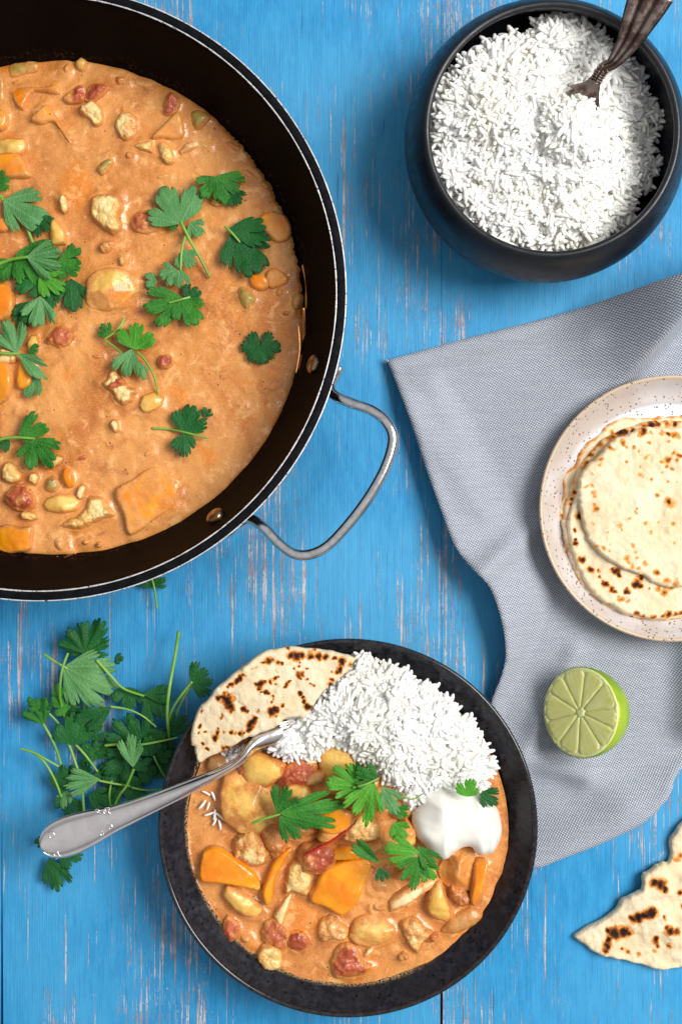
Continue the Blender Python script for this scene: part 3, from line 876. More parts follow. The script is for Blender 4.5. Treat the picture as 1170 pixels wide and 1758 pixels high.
cs, co = 1 / 3.517, (880, 620)
cp = lambda L: np.array(L, float) * cs + np.array(co)
D4 = cp([(268, 930), (275, 1040), (300, 1140), (335, 1240), (370, 1340), (430, 1420), (500, 1480), (600, 1535), (720, 1572), (860, 1597), (1020, 1590), (1200, 1560), (1400, 1420), (1530, 1200), (1560, 960), (1500, 700), (1350, 470), (1150, 345), (1020, 326), (910, 335), (820, 348), (680, 338), (600, 365), (520, 430), (440, 500), (400, 560), (345, 640), (300, 700), (290, 800)])
D3 = cp([(300, 960), (312, 1080), (345, 1200), (385, 1310), (440, 1390), (520, 1450), (620, 1510), (740, 1552), (860, 1572), (1020, 1555), (1300, 1440), (1480, 1150), (1490, 900), (1380, 600), (1180, 420), (1020, 366), (900, 362), (790, 376), (690, 410), (600, 440), (520, 500), (450, 590), (390, 680), (345, 780), (310, 860)])
D2 = cp([(340, 965), (343, 1080), (368, 1190), (415, 1290), (470, 1375), (545, 1450), (640, 1505), (740, 1540), (860, 1556), (1020, 1536), (1280, 1420), (1440, 1150), (1450, 900), (1330, 620), (1150, 460), (1000, 420), (850, 425), (700, 470), (580, 560), (480, 660), (400, 780), (355, 880)])
D1 = cp([(393, 810), (412, 880), (432, 990), (470, 1095), (525, 1155), (590, 1212), (680, 1262), (780, 1296), (860, 1345), (940, 1362), (1040, 1355), (1200, 1320), (1380, 1180), (1470, 980), (1460, 780), (1340, 560), (1180, 430), (1020, 398), (900, 398), (770, 402), (690, 432), (612, 475), (560, 525), (500, 585), (455, 630), (412, 690), (400, 760)])
S4 = [(600, 430, 16, .5), (470, 470, 14, .45), (345, 640, 14, .5), (300, 740, 12, .6), (295, 820, 12, .5), (290, 930, 12, .6), (300, 1010, 10, .5), (850, 1590, 14, .8), (1005, 1570, 18, .45), (900, 1585, 10, .5), (380, 1390, 12, .4)]
S3 = [(455, 555, 22), (640, 432, 30), (670, 428, 22), (600, 450, 16, .8), (575, 460, 20, .6), (520, 500, 20, .55), (490, 530, 16, .5), (440, 610, 18, .6), (420, 640, 16, .5), (365, 790, 15, .95), (355, 860, 15, .9), (345, 930, 12, .8), (350, 830, 12, .9), (830, 383, 30), (870, 378, 22, .9), (790, 390, 18, .8), (930, 378, 18, .6), (980, 376, 24), (720, 415, 20, .8), (330, 1000, 12, .5), (340, 1050, 10, .6), (710, 1545, 12, .8), (770, 1560, 12, .7)]
S2 = [(395, 930, 26), (375, 1020, 14), (372, 1080, 13), (378, 1105, 14), (415, 1195, 22), (470, 1260, 22), (520, 1300, 14), (515, 1265, 8, .7), (560, 1350, 20), (590, 1375, 18), (610, 1395, 15), (540, 1335, 14), (620, 1275, 24), (635, 1295, 16), (600, 1255, 12), (740, 1350, 28), (770, 1355, 14), (685, 1390, 16), (770, 1310, 18), (820, 1375, 10, .8), (880, 1370, 18, .6), (910, 1395, 18, .6), (945, 1370, 18, .9), (655, 1440, 18, .5), (695, 1450, 10, .5), (740, 1530, 14, .7), (850, 1545, 16, .7), (900, 1540, 14, .8), (930, 1535, 22), (980, 1530, 18, .85), (780, 1545, 10, .7), (1015, 1525, 18, .7), (640, 1420, 10, .4)]
S1 = [(790, 425, 26, .95), (760, 440, 15, .5), (835, 440, 14, .35), (935, 440, 16, .9), (970, 450, 20, .5), (1000, 455, 15, .5), (900, 435, 14, .4), (660, 490, 16, .62), (685, 515, 12, .55), (590, 520, 16, .6), (525, 590, 14, .5), (520, 620, 12, .5), (730, 520, 9, .5), (820, 495, 10, .5), (760, 545, 10, .42), (800, 575, 14, .4), (820, 570, 10, .4), (675, 605, 10, .45), (765, 640, 8, .4), (930, 485, 12, .5), (970, 550, 12, .6), (1005, 570, 14, .7), (935, 595, 22, .65), (900, 605, 10, .6), (985, 605, 12, .55), (930, 640, 12, .6), (960, 655, 12, .7), (895, 670, 8, .5), (760, 685, 14, .5), (780, 705, 8, .45), (840, 710, 9, .5), (940, 730, 9, .5), (990, 725, 7, .4), (475, 690, 10, .42), (440, 760, 14, .4), (470, 745, 14, .45), (485, 790, 16, .42), (490, 815, 14, .42), (495, 890, 18, .55), (485, 870, 12, .42), (870, 810, 14, .48), (940, 855, 22, 1.05), (945, 858, 34, .5), (735, 915, 12, .45), (750, 900, 10, .4), (710, 955, 10, .4), (790, 975, 14, .4), (880, 970, 8, .4), (960, 980, 16, .5), (640, 990, 18, .42), (655, 1010, 12, .42), (475, 980, 16, .38), (570, 1035, 10, .4), (830, 1030, 12, .4), (500, 1120, 14, .42), (540, 1130, 16, .42), (580, 1140, 14, .4), (580, 1105, 10, .35), (720, 1110, 12, .38), (735, 1150, 12, .4), (745, 1185, 12, .42), (685, 1190, 18, .45), (700, 1215, 14, .42), (720, 1235, 18, .42), (760, 1255, 12, .4), (800, 1230, 18, .42), (870, 1280, 24, .75), (930, 1325, 20, .48), (980, 1335, 18, .48), (975, 1100, 14, .4)]
bread(D4, .0115, S4, 'broadest flatbread with torn ragged rim, lying at the bottom of the plate stack', seed=31, scale=cs, org=co, edge_char=.55, rag=1.2, step=.0013)
bread(D3, .0155, S3, 'flatbread with charred brown rim showing just above the bottom one of the stack', seed=41, scale=cs, org=co, edge_char=.4, step=.0011)
bread(D2, .0195, S2, 'flatbread with a curved row of black scorch spots, second from top of the stack', seed=51, scale=cs, org=co, step=.0010)
bread(D1, .0240, S1, 'pale round flatbread with small amber spots lying on top of the plate stack', seed=61, scale=cs, org=co, step=.0009)

# torn piece on the table
ts, to = 1 / 2.32, (820, 1000)
TB = np.array([(390, 1424), (432, 1388), (510, 1345), (556, 1305), (580, 1268), (630, 1240), (655, 1214), (655, 1182), (668, 1158), (702, 1140), (738, 1122), (766, 1116), (776, 1082), (770, 1040), (790, 1000), (815, 965), (880, 930), (960, 1010), (1000, 1200), (970, 1400), (900, 1520), (812, 1547), (710, 1556), (640, 1530), (540, 1512), (480, 1490), (430, 1460)], float) * ts + np.array(to)
ST = [(725, 1205, 24), (700, 1195, 18), (745, 1220, 14), (640, 1335, 26), (690, 1315, 26), (665, 1325, 22), (620, 1345, 18), (545, 1405, 28), (585, 1400, 26), (605, 1410, 14), (515, 1450, 18), (525, 1390, 14), (512, 1470, 14), (520, 1430, 14), (710, 1430, 18, .9), (720, 1450, 12, .8), (765, 1390, 20, .85), (790, 1395, 16, .85), (600, 1480, 10, .6), (577, 1468, 7, .6), (640, 1490, 8, .5), (745, 1335, 10, .7), (760, 1450, 10, .6), (795, 1110, 15, .5), (805, 1240, 14, .9), (810, 1090, 10, .5), (755, 1370, 10, .8), (705, 1478, 8, .5), (830, 1300, 18, .9), (850, 1420, 20, .9)]
bread(TB, .0095, ST, 'torn ragged-edged flatbread piece lying on the bare blue boards', name='flatbread_piece', thick=.0052, warp=.0036, seed=71, scale=ts, org=to, rag=1.0,
      zfun=lambda x, y: -.0030 + .0032 * np.exp(-(((x - 1120) / 50) ** 2 + ((y - 1530) / 50) ** 2)), step=.0009)

# ---------------------------------------------------------------- lime half
la_ = math.radians(45.6)
nv = np.array([-math.sin(la_) * .99, math.sin(la_) * .14, math.cos(la_)]); nv /= np.linalg.norm(nv)
R = 78 * S * .962; A_ = R * 1.17
lc = at(996, 1223, .0325); lc[2] = .0325
lime = thing('lime_half', (lc[0], lc[1], .003), 'halved green lime resting on the cloth with its cut face tilted up', 'lime')
e1 = np.cross([0, 1, 0], nv); e1 /= np.linalg.norm(e1); e2 = np.cross(nv, e1)
v, f = [], []
NP, NAq = 20, 64
for i in range(NP + 1):
    ph = i / NP * np.pi / 2
    for j in range(NAq):
        a = 2 * np.pi * j / NAq
        rr = R * math.cos(ph); zz = -A_ * math.sin(ph) * (1 + .05 * math.exp(-((ph - np.pi / 2) / .22) ** 2))
        v.append(lc + e1 * rr * math.cos(a) + e2 * rr * math.sin(a) + nv * zz)
for i in range(NP):
    for j in range(NAq):
        l = (j + 1) % NAq; f.append([i * NAq + j, i * NAq + l, (i + 1) * NAq + l, (i + 1) * NAq + j][::-1])
# rounded lip back to the cut face
o = len(v)
for j in range(NAq):
    a = 2 * np.pi * j / NAq; v.append(lc + (e1 * math.cos(a) + e2 * math.sin(a)) * R * .975 + nv * .0006)
for j in range(NAq):
    l = (j + 1) % NAq; f.append([j, l, o + l, o + j])
obj('rind', v, f, M['rind'], lime)
def on_face(v2):
    return lc + v2[:, :1] * e1 + v2[:, 1:2] * e2 + v2[:, 2:3] * nv
a = np.linspace(0, 2 * np.pi, 80, endpoint=False)
v, f, *_ = patch(np.stack([np.cos(a), np.sin(a)], 1) * R * .978, .002, lambda xy, d: .0004 + .0005 * sstep(.0032, .0016, d), lambda xy, d: d * 0 - .001)
obj('pith', on_face(v), f, M['pith'], lime)
cuts = np.cumsum([0, 36, 33, 37, 30, 38, 34, 33, 38, 31, 26]); cuts = cuts / cuts[-1] * 360 + 12
proto = None
for k in range(10):
    a0, a1 = math.radians(cuts[k] + .35), math.radians(cuts[k + 1] - .35)
    r0, r1 = R * .10, R * .925
    am = (a0 + a1) / 2
    P = [(r0 * math.cos(am), r0 * math.sin(am))]
    for q in np.linspace(.25, 1, 6)[:-1]: P.append((r1 * q * math.cos(a0), r1 * q * math.sin(a0)))
    for q in np.linspace(.08, .92, 9): P.append((r1 * math.cos(a0 + (a1 - a0) * q) * (1 if .1 < q < .9 else .97), r1 * math.sin(a0 + (a1 - a0) * q) * (1 if .1 < q < .9 else .97)))
    for q in np.linspace(.25, 1, 6)[:-1][::-1]: P.append((r1 * q * math.cos(a1), r1 * q * math.sin(a1)))
    P = smooth_poly(P, 60)
    v, f, xy, d = patch(P, .0011, lambda xy, d: .0007 + .0003 * sstep(0, .0012, d), lambda xy, d: d * 0 - .0005)
    an = np.arctan2(xy[:, 1], xy[:, 0]) ; ra = np.hypot(xy[:, 0], xy[:, 1]) / R
    obj('segment', on_face(v), f, M['pulp'], lime, attrs=dict(rad=np.tile(ra, 2), ang=np.tile(an, 2)))
P = ell(0, 0, .0032, .0026, 20, .25, 12, 4)
v, f, *_ = patch(smooth_poly(P, 36), .0008, lambda xy, d: .0007 + .0005 * sstep(0, .001, d), lambda xy, d: d * 0)
obj('core', on_face(v), f, M['pith'], lime)

# ---------------------------------------------------------------- dinner bowl
bc = at(597, 1422, .0405); bc[2] = 0
bprof = [(0, .0022), (.047, .0), (.052, .0012), (.062, .0016), (.080, .0060), (.0950, .0160), (.1042, .0270), (.1096, .0372), (.1106, .0392), (.1106, .0402), (.1098, .0408), (.1085, .0402), (.1035, .0352), (.0957, .0275), (.0890, .0200), (.081, .0125), (.062, .0082), (0, .0074)]
dbowl = thing('dinner_bowl', bc, 'black speckled stoneware bowl serving rice, curry, yogurt and flatbread', 'bowl')
obj('body', *lathe(smooth_poly(bprof, 90, False), 180, bc), M['stone'], dbowl)
obj('rim', *lathe([(.1106, .0388), (.1113, .0398), (.1109, .0408), (.1099, .0413), (.1087, .0409), (.1081, .0398), (.1094, .0390), (.1106, .0388)], 200, bc), M['gloss'], dbowl)

# ---------------------------------------------------------------- food pieces
NAMES = dict(cauli=('cauliflower_floret', 'cauliflower'), potato=('potato_chunk', 'potato'), pepper=('pepper_piece', 'pepper'),
             tomato=('tomato_chunk', 'tomato'), courg=('courgette_piece', 'courgette'), onion=('onion_piece', 'onion'),
             pale=('vegetable_piece', 'vegetable'), red=('chilli_strip', 'chilli'))
KNIFE_LIP = []
def chunk(kind, poly_px, h, coat, label, zb, sink=.002, tilt=(0, 0), seed=0, mat=None, group=None, edge=None):
    """a piece of vegetable standing h above its base height zb"""
    poly_px = np.asarray(poly_px, float)
    zt = zb + h * .6
    r = np.random.default_rng(int(poly_px[0, 0] * 31 + poly_px[0, 1] * 7) + seed)
    if kind in ('cauli', 'tomato'):
        out = smooth_poly(poly_px, 90)
        c = out.mean(0); dv = out - c; L = np.linalg.norm(dv, axis=1); a = np.arctan2(dv[:, 1], dv[:, 0])
        kk = 2.2 if kind == 'cauli' else 1.6
        w = (vnoise(np.cos(a) * kk + 40, np.sin(a) * kk + 40, int(c[0])) - .5)
        out = c + dv * (1 + .16 * w + .07 * (vnoise(np.cos(a) * 6 + 9, np.sin(a) * 6 + 9, int(c[1])) - .5))[:, None]
    else:
        out = smooth_poly(poly_px, 64)
        if kind in ('potato', 'pale', 'onion'):
            m_ = len(poly_px); per = len(out) // m_
            linp = np.concatenate([poly_px[i] + (poly_px[(i + 1) % m_] - poly_px[i]) * (np.arange(per) / per)[:, None] for i in range(m_)])
            out = out * .45 + linp * .55
            cc = out.mean(0); dv = out - cc; a_ = np.arctan2(dv[:, 1], dv[:, 0])
            out = cc + dv * (1 + .06 * (vnoise(np.cos(a_) * 3 + 20, np.sin(a_) * 3 + 20, int(cc[0])) - .5))[:, None]
    wp = at2(out, zt); c = wp.mean(0)
    rad = np.sqrt(np.ptp(wp[:, 0]) * np.ptp(wp[:, 1])) / 2
    sd = int(r.integers(1, 900))
    off = r.uniform(0, 50, 2)
    tl = np.array(tilt, float)
    if not np.any(tl) and kind in ('pepper', 'potato', 'pale', 'onion'): tl = r.uniform(-.14, .14, 2)
    def top(xy, d):
        t = d / rad
        u = (xy - c)
        X, Y = xy[:, 0] + off[0], xy[:, 1] + off[1]
        if kind == 'cauli':
            b = worley(X / .0046, Y / .0046, sd); b2 = worley(X / .0019, Y / .0019, sd + 5); b3 = worley(X / .0010, Y / .0010, sd + 8)
            z = h * (1 - (1 - np.clip(t / .85, 0, 1)) ** 2.2) ** .6 * .70 + sstep(0, .25, t) * (.0040 * np.sqrt(np.clip(1 - b * b, 0, 1)) + .0016 * np.sqrt(np.clip(1 - b2 ** 2, 0, 1)) + .0007 * (1 - b3) - .0034)
        elif kind == 'tomato':
            z = h * (1 - (1 - np.clip(t / .75, 0, 1)) ** 2) ** .55 + sstep(0, .3, t) * (.0038 * (fbm(X / .0042, Y / .0042, sd) - .5) + .0013 * (fbm(X / .0011, Y / .0011, sd + 3) - .5))
        elif kind == 'pepper':
            e = edge or .0022
            cv = np.array([math.cos(sd * 2.1), math.sin(sd * 2.1)])
            z = h * np.sqrt(np.clip(1 - (1 - np.clip(d / e, 0, 1)) ** 2, 0, 1)) + .0016 * (fbm(X / .008, Y / .008, sd) - .5) * sstep(0, .002, d) - .30 * h * ((u @ cv) / rad) ** 2 * sstep(0, .002, d)
        elif kind in ('potato', 'pale'):
            e = (edge or .0014)
            z = np.full(len(u), h * 1.12)
            for q in range(4):
                aa = sd + q * 1.57 + .6 * math.sin(sd * q); dr_ = np.array([math.cos(aa), math.sin(aa)])
                z = np.minimum(z, h * 1.12 - (.35 + .35 * ((sd * (q + 3)) % 7) / 7) * (u @ dr_ - rad * (.05 + .40 * ((sd * (q + 5)) % 5) / 5)))
            z = np.maximum(z, .25 * h); z = .78 * z + .22 * h * (1 - (1 - np.clip(t / .9, 0, 1)) ** 2.2)
            z = z * (np.clip(1 - (1 - np.clip(d / e, 0, 1)) ** 2, 0, 1)) ** .5 + .0009 * (fbm(X / .005, Y / .005, sd) - .5)
        elif kind == 'red':
            z = h * np.sqrt(np.clip(1 - (1 - np.clip(d / .0016, 0, 1)) ** 2, 0, 1))
        else:
            z = h * (1 - (1 - np.clip(t / .8, 0, 1)) ** 2) ** .6 + .0014 * (fbm(X / .0035, Y / .0035, sd) - .5)
        if coat >= .6 and kind not in ('pepper',):
            z = -.0012 + (h + .0012) * sstep(0, 1.0, t) + .0016 * sstep(0, .5, t) * (fbm(X / .0035, Y / .0035, sd + 2) - .5)
        return zb + z + u @ tl
    def bot(xy, d):
        return np.minimum(zb - sink - .45 * np.minimum(d, .006), top(xy, d) - .0004)
    step = .0008 if kind in ('cauli', 'tomato') else .0011
    v, f, xy, d = patch(wp, step, top, bot)
    nm, cat = NAMES[kind]
    return obj(nm, v, f, mat or food_mat(kind, coat), None, label, cat, group, attrs=dict(wet=np.tile(np.exp(-(d / (.0010 if kind in ('pepper', 'red') and coat < .2 else max(.0020, .34 * rad))) ** 1.5), 2)))

E = ell
PAN = [
 # kind, outline, height, coat, label
 ('courg', [(17, 113), (38, 107), (61, 107), (61, 121), (40, 126), (19, 131)], .0022, .45, 'long olive green strip by the far wall of the pan'),
 ('tomato', E(114, 117, 11, 14), .0034, .9, 'sauce-covered lump with wet highlight, beside the small yellow one at the far pan wall'),
 ('potato', E(139, 110, 10, 11), .0032, .4, 'small yellow nub touching the far edge of the pan curry'),
 ('pepper', [(20, 151), (50, 146), (72, 147), (98, 146), (103, 160), (86, 160), (60, 158), (47, 171), (40, 188), (24, 178)], .0034, .35, 'orange pepper piece with a hooked end near the olive strip'),
 ('pale', [(-6, 130), (8, 126), (13, 150), (10, 175), (-6, 168)], .003, .6, 'pale strip cut off by the frame next to the hooked pepper'),
 ('pepper', [(52, 206), (66, 188), (81, 177), (95, 194), (110, 220), (127, 246), (119, 247), (104, 226), (90, 210), (70, 214)], .0042, .75, 'folded orange pepper strip shaped like a boomerang'),
 ('tomato', [(110, 165), (122, 153), (138, 145), (146, 152), (144, 172), (120, 174)], .0036, .45, 'dark red tomato lump left of the bright cut tomato'),
 ('tomato', [(145, 166), (153, 147), (166, 142), (185, 149), (176, 163), (163, 173), (149, 172)], .0042, .05, 'glossy brick red tomato with a cut face above the small floret'),
 ('cauli', [(136, 192), (146, 177), (160, 174), (176, 190), (174, 208), (162, 214), (152, 204)], .0042, .1, 'small cream floret just below the red tomato pieces'),
 ('tomato', E(206, 136, 19, 17), .0036, .85, 'brownish sauce-coated lump close to the far pan wall'),
 ('tomato', [(281, 190), (285, 165), (296, 159), (308, 172), (303, 190), (290, 197)], .0048, .05, 'bright red tomato bit at the right shoulder of the pan curry'),
 ('cauli', [(198, 214), (205, 197), (224, 196), (233, 210), (230, 232), (214, 240), (203, 230)], .0038, .55, 'sauce-dipped floret above the pale stringy stalk'),
 ('pepper', [(262, 236), (282, 214), (304, 194), (313, 212), (314, 232), (300, 238), (280, 236)], .0040, .7, 'orange pepper wedge half sunk below the bright red tomato bit'),
 ('courg', [(327, 197), (335, 188), (352, 193), (358, 203), (344, 217), (333, 217)], .0036, .25, 'translucent olive cube nearest the pan wall at the right'),
 ('pale', [(310, 257), (322, 243), (346, 239), (342, 250), (326, 258), (313, 263)], .0026, .5, 'flat translucent flake right of the orange wedge'),
 ('cauli', [(207, 236), (222, 246), (244, 241), (262, 242), (264, 256), (284, 270), (262, 266), (240, 260), (220, 250)], .0034, .2, 'stringy pale cauliflower stalk lying beside a yellow floret'),
 ('cauli', [(273, 248), (284, 243), (294, 254), (299, 270), (290, 279), (276, 272)], .0040, .1, 'small yellow floret at the end of the stringy stalk'),
 ('tomato', E(220, 267, 12, 13), .0034, .9, 'coated round lump below the stringy stalk'),
 ('potato', [(-6, 240), (18, 237), (40, 239), (43, 253), (34, 264), (10, 264), (-6, 266)], .0040, .1, 'smooth pale yellow oval at the left frame edge'),
 ('pepper', [(-6, 268), (18, 264), (34, 268), (44, 286), (48, 300), (26, 303), (-6, 300)], .0036, .55, 'orange piece just under the pale yellow oval'),
 ('courg', [(167, 291), (170, 281), (184, 272), (194, 274), (190, 285), (176, 298)], .0028, .35, 'little olive green lump floating alone above the big floret'),
 ('potato', E(278, 303, 18, 10, -12), .0022, .75, 'yellowish lump peeping out just above the large pale coriander leaf'),
 ('cauli', [(101, 342), (107, 334), (115, 342), (119, 358), (110, 365), (103, 356)], .0034, .35, 'tiny floret to the left of the big one'),
 ('cauli', [(153, 362), (156, 338), (172, 329), (190, 332), (206, 336), (215, 352), (208, 368), (211, 388), (204, 401), (186, 398), (172, 388), (158, 378)], .0072, .12, 'biggest cream cauliflower floret standing proud of the curry'),
 ('tomato', [(226, 384), (234, 368), (252, 360), (268, 368), (272, 386), (260, 396), (240, 397)], .0042, .55, 'pinkish tomato pulp touching the biggest floret'),
 ('potato', [(84, 396), (92, 374), (104, 388), (113, 402), (110, 416), (88, 418)], .0044, .05, 'pale upright potato wedge above the coriander cluster'),
 ('potato', [(145, 500), (150, 478), (166, 463), (190, 457), (216, 462), (236, 474), (250, 492), (250, 508), (234, 522), (205, 530), (180, 535), (156, 532), (147, 518)], .0062, .5, 'largest oval potato with sauce film on its top'),
 ('courg', E(373, 345, 13, 8, 10), .0026, .35, 'brown olive scrap tucked under the folded coriander leaf'),
 ('pepper', [(445, 388), (450, 370), (466, 365), (486, 370), (496, 388), (492, 408), (474, 412), (458, 400)], .0028, .5, 'orange slice sunk in the sauce close to the pan wall'),
 ('pepper', [(428, 478), (436, 470), (452, 473), (461, 486), (452, 497), (436, 494)], .0032, .3, 'amber pepper bit under the tip of the dark leaf'),
 ('pepper', [(458, 470), (474, 462), (492, 476), (486, 488), (464, 492)], .0028, .5, 'amber bit right beside the one under the dark leaf'),
 ('courg', [(409, 500), (416, 493), (432, 502), (438, 514), (424, 528), (412, 518)], .0034, .25, 'olive green cube by itself below the dark leaf'),
 ('courg', [(500, 522), (502, 508), (512, 502), (520, 510), (516, 524), (506, 531)], .0036, .4, 'olive slice stuck at the sauce edge near the rivets'),
 ('tomato', E(491, 537, 14, 11, -10), .0028, .8, 'brownish pulp next to the olive slice at the edge'),
 ('onion', E(480, 501, 11, 12), .0022, .7, 'pale brown bit between the olive slice and the amber bits'),
 ('tomato', [(78, 586), (86, 570), (100, 560), (112, 562), (124, 574), (118, 588), (104, 595), (88, 592)], .0044, .2, 'rough red tomato lump below the large oval potato'),
 ('cauli', [(168, 658), (180, 650), (190, 632), (206, 640), (220, 660), (238, 668), (232, 684), (216, 700), (200, 692), (190, 676)], .0044, .25, 'cream floret partly under a red tomato shred'),
 ('tomato', [(185, 664), (192, 652), (206, 648), (215, 656), (208, 666), (190, 670)], .0060, .05, 'red tomato shred lying across a cream floret'),
 ('tomato', E(166, 612, 13, 9), .0022, .75, 'faint pink fleck left of the thin coriander stem'),
 ('tomato', [(270, 620), (276, 610), (290, 610), (297, 620), (288, 632), (274, 630)], .0034, .35, 'small round pink tomato bit between two coriander stems'),
 ('potato', [(240, 696), (246, 680), (262, 675), (278, 684), (276, 698), (258, 708), (244, 706)], .0034, .3, 'yellowish potato bit at the end of the long thin stem'),
 ('pepper', [(-6, 495), (10, 488), (21, 500), (24, 520), (16, 540), (-6, 542)], .0054, .2, 'orange chunk at the frame edge left of the leaf cluster'),
 ('pepper', [(34, 622), (48, 618), (60, 628), (58, 648), (50, 662), (32, 662)], .0046, .15, 'orange pepper strip under the slender pale leaf'),
 ('pepper', [(-6, 628), (8, 622), (19, 640), (20, 660), (12, 680), (-6, 684)], .0056, .3, 'orange rounded chunk at the frame edge below the leaf cluster'),
 ('cauli', [(-6, 602), (10, 598), (26, 608), (22, 622), (6, 624), (-6, 622)], .0046, .25, 'pale floret beside the orange rounded chunk'),
 ('potato', [(46, 590), (52, 576), (64, 576), (68, 592), (62, 606), (48, 606)], .0036, .25, 'yellow stick poking from under the paired pale leaves'),
 ('pale', [(188, 728), (194, 720), (203, 724), (204, 738), (196, 742)], .0034, .15, 'tiny white fleck left of the dark double leaf'),
 ('tomato', [(9, 856), (18, 840), (32, 832), (48, 838), (58, 854), (58, 868), (44, 876), (26, 874)], .0058, .25, 'big rosy tomato chunk near the lower left of the pan'),
 ('cauli', [(3, 808), (12, 796), (26, 800), (36, 810), (34, 826), (20, 830), (6, 822)], .0044, .2, 'pale floret above the big rosy tomato chunk'),
 ('potato', [(76, 866), (84, 854), (104, 849), (124, 850), (134, 862), (126, 876), (104, 880), (84, 878)], .0048, .1, 'smooth greenish yellow oval beside the swooping floret'),
 ('cauli', [(99, 905), (114, 890), (130, 884), (142, 872), (150, 854), (170, 850), (188, 868), (194, 884), (180, 892), (160, 902), (136, 912)], .0052, .1, 'swooping pale yellow floret with a long stalk'),
 ('pepper', [(107, 814), (114, 804), (124, 814), (126, 830), (118, 836), (110, 828)], .0042, .15, 'small orange wedge above the greenish yellow oval'),
 ('courg', [(77, 836), (82, 822), (94, 820), (101, 832), (94, 843), (82, 843)], .0034, .3, 'small olive bit left of the small orange wedge'),
 ('pale', [(130, 850), (134, 836), (143, 832), (148, 838), (143, 853), (136, 857)], .0034, .15, 'small pale stick right of the small orange wedge'),
 ('pepper', [(198, 843), (228, 822), (262, 800), (292, 812), (316, 832), (302, 868), (268, 892), (224, 919), (212, 884)], .0026, .62, 'broad flat slab of pepper coated in sauce by the near wall'),
 ('pepper', [(-6, 908), (14, 900), (36, 904), (56, 904), (56, 928), (52, 946), (30, 950), (-6, 952)], .0052, .3, 'square orange chunk at the near edge of the curry'),
 ('onion', [(86, 920), (100, 910), (116, 914), (120, 934), (114, 952), (96, 954), (84, 940)], .0036, .85, 'sauce-coated cube beside the square orange chunk'),
 ('cauli', E(50, 886, 15, 8, 12), .0034, .2, 'small pale floret below the big rosy tomato chunk'),
 ('tomato', E(170, 935, 5, 5), .0024, 0, 'tiny red fleck near the near wall of the pan'),
 ('onion', E(147, 931, 12, 9), .0028, .85, 'coated lump next to the tiny red fleck'),
 ('cauli', E(58, 821, 9, 10), .0034, .25, 'little pale nub left of the small olive bit'),
 ('cauli', [(74, 798), (84, 786), (100, 782), (108, 790), (98, 800), (84, 806)], .0036, .2, 'pale floret half hidden under the bright double leaf'),
 ('tomato', E(140, 786, 17, 8, -25), .0026, .6, 'pink smear of tomato right of the bright double leaf'),
 ('cauli', E(183, 423, 9, 13, 60), .0028, .55, 'half-sunk pale bit below the biggest floret'),
 ('pepper', E(2, 205, 12, 16), .0040, .5, 'orange bit at the frame edge below the hooked pepper'),
 ('onion', E(430, 300, 24, 10, 30), .0022, .8, 'thin strand of onion near the pan wall'),
 ('tomato', E(400, 250, 20, 12, 30), .0030, .9, 'lumpy coated patch at the far right edge of the curry'),
 ('onion', E(455, 318, 13, 9, 40), .0028, .8, 'coated lump against the right wall of the pan'),
 ('pepper', E(5, 385, 14, 12), .0032, .6, 'orange scrap at the frame edge above the leaf cluster'),
 ('tomato', E(170, 128, 10, 7), .0022, .85, 'pinkish fleck between the far wall and the cut tomato'),
 ('potato', E(352, 250, 11, 6, 30), .0022, .6, 'thin yellow flake near the olive cube'),
 ('tomato', E(255, 775, 16, 8, -50), .0018, .8, 'faint reddish patch left of the dark double leaf'),
 ('onion', E(420, 690, 14, 5, -60), .0016, .85, 'slim onion sliver under the sauce near the near rivet'),
 ('tomato', E(312, 480, 7, 5), .0018, .6, 'small pink fleck beside the long green stem'),
 ('cauli', E(210, 448, 6, 8), .0026, .3, 'white speck just above the largest oval potato'),
]
BZ = .0275
def sauce_z(x, y):
    return BZ + .0045 * np.exp(-(((x - 590) / 150) ** 2 + ((y - 1385) / 60) ** 2))
def bowl_z(x, y):
    return BZ + .0095 * np.exp(-(((x - 590) / 150) ** 2 + ((y - 1395) / 75) ** 2)) + .006 * np.exp(-(((x - 760) / 70) ** 2 + ((y - 1470) / 60) ** 2))
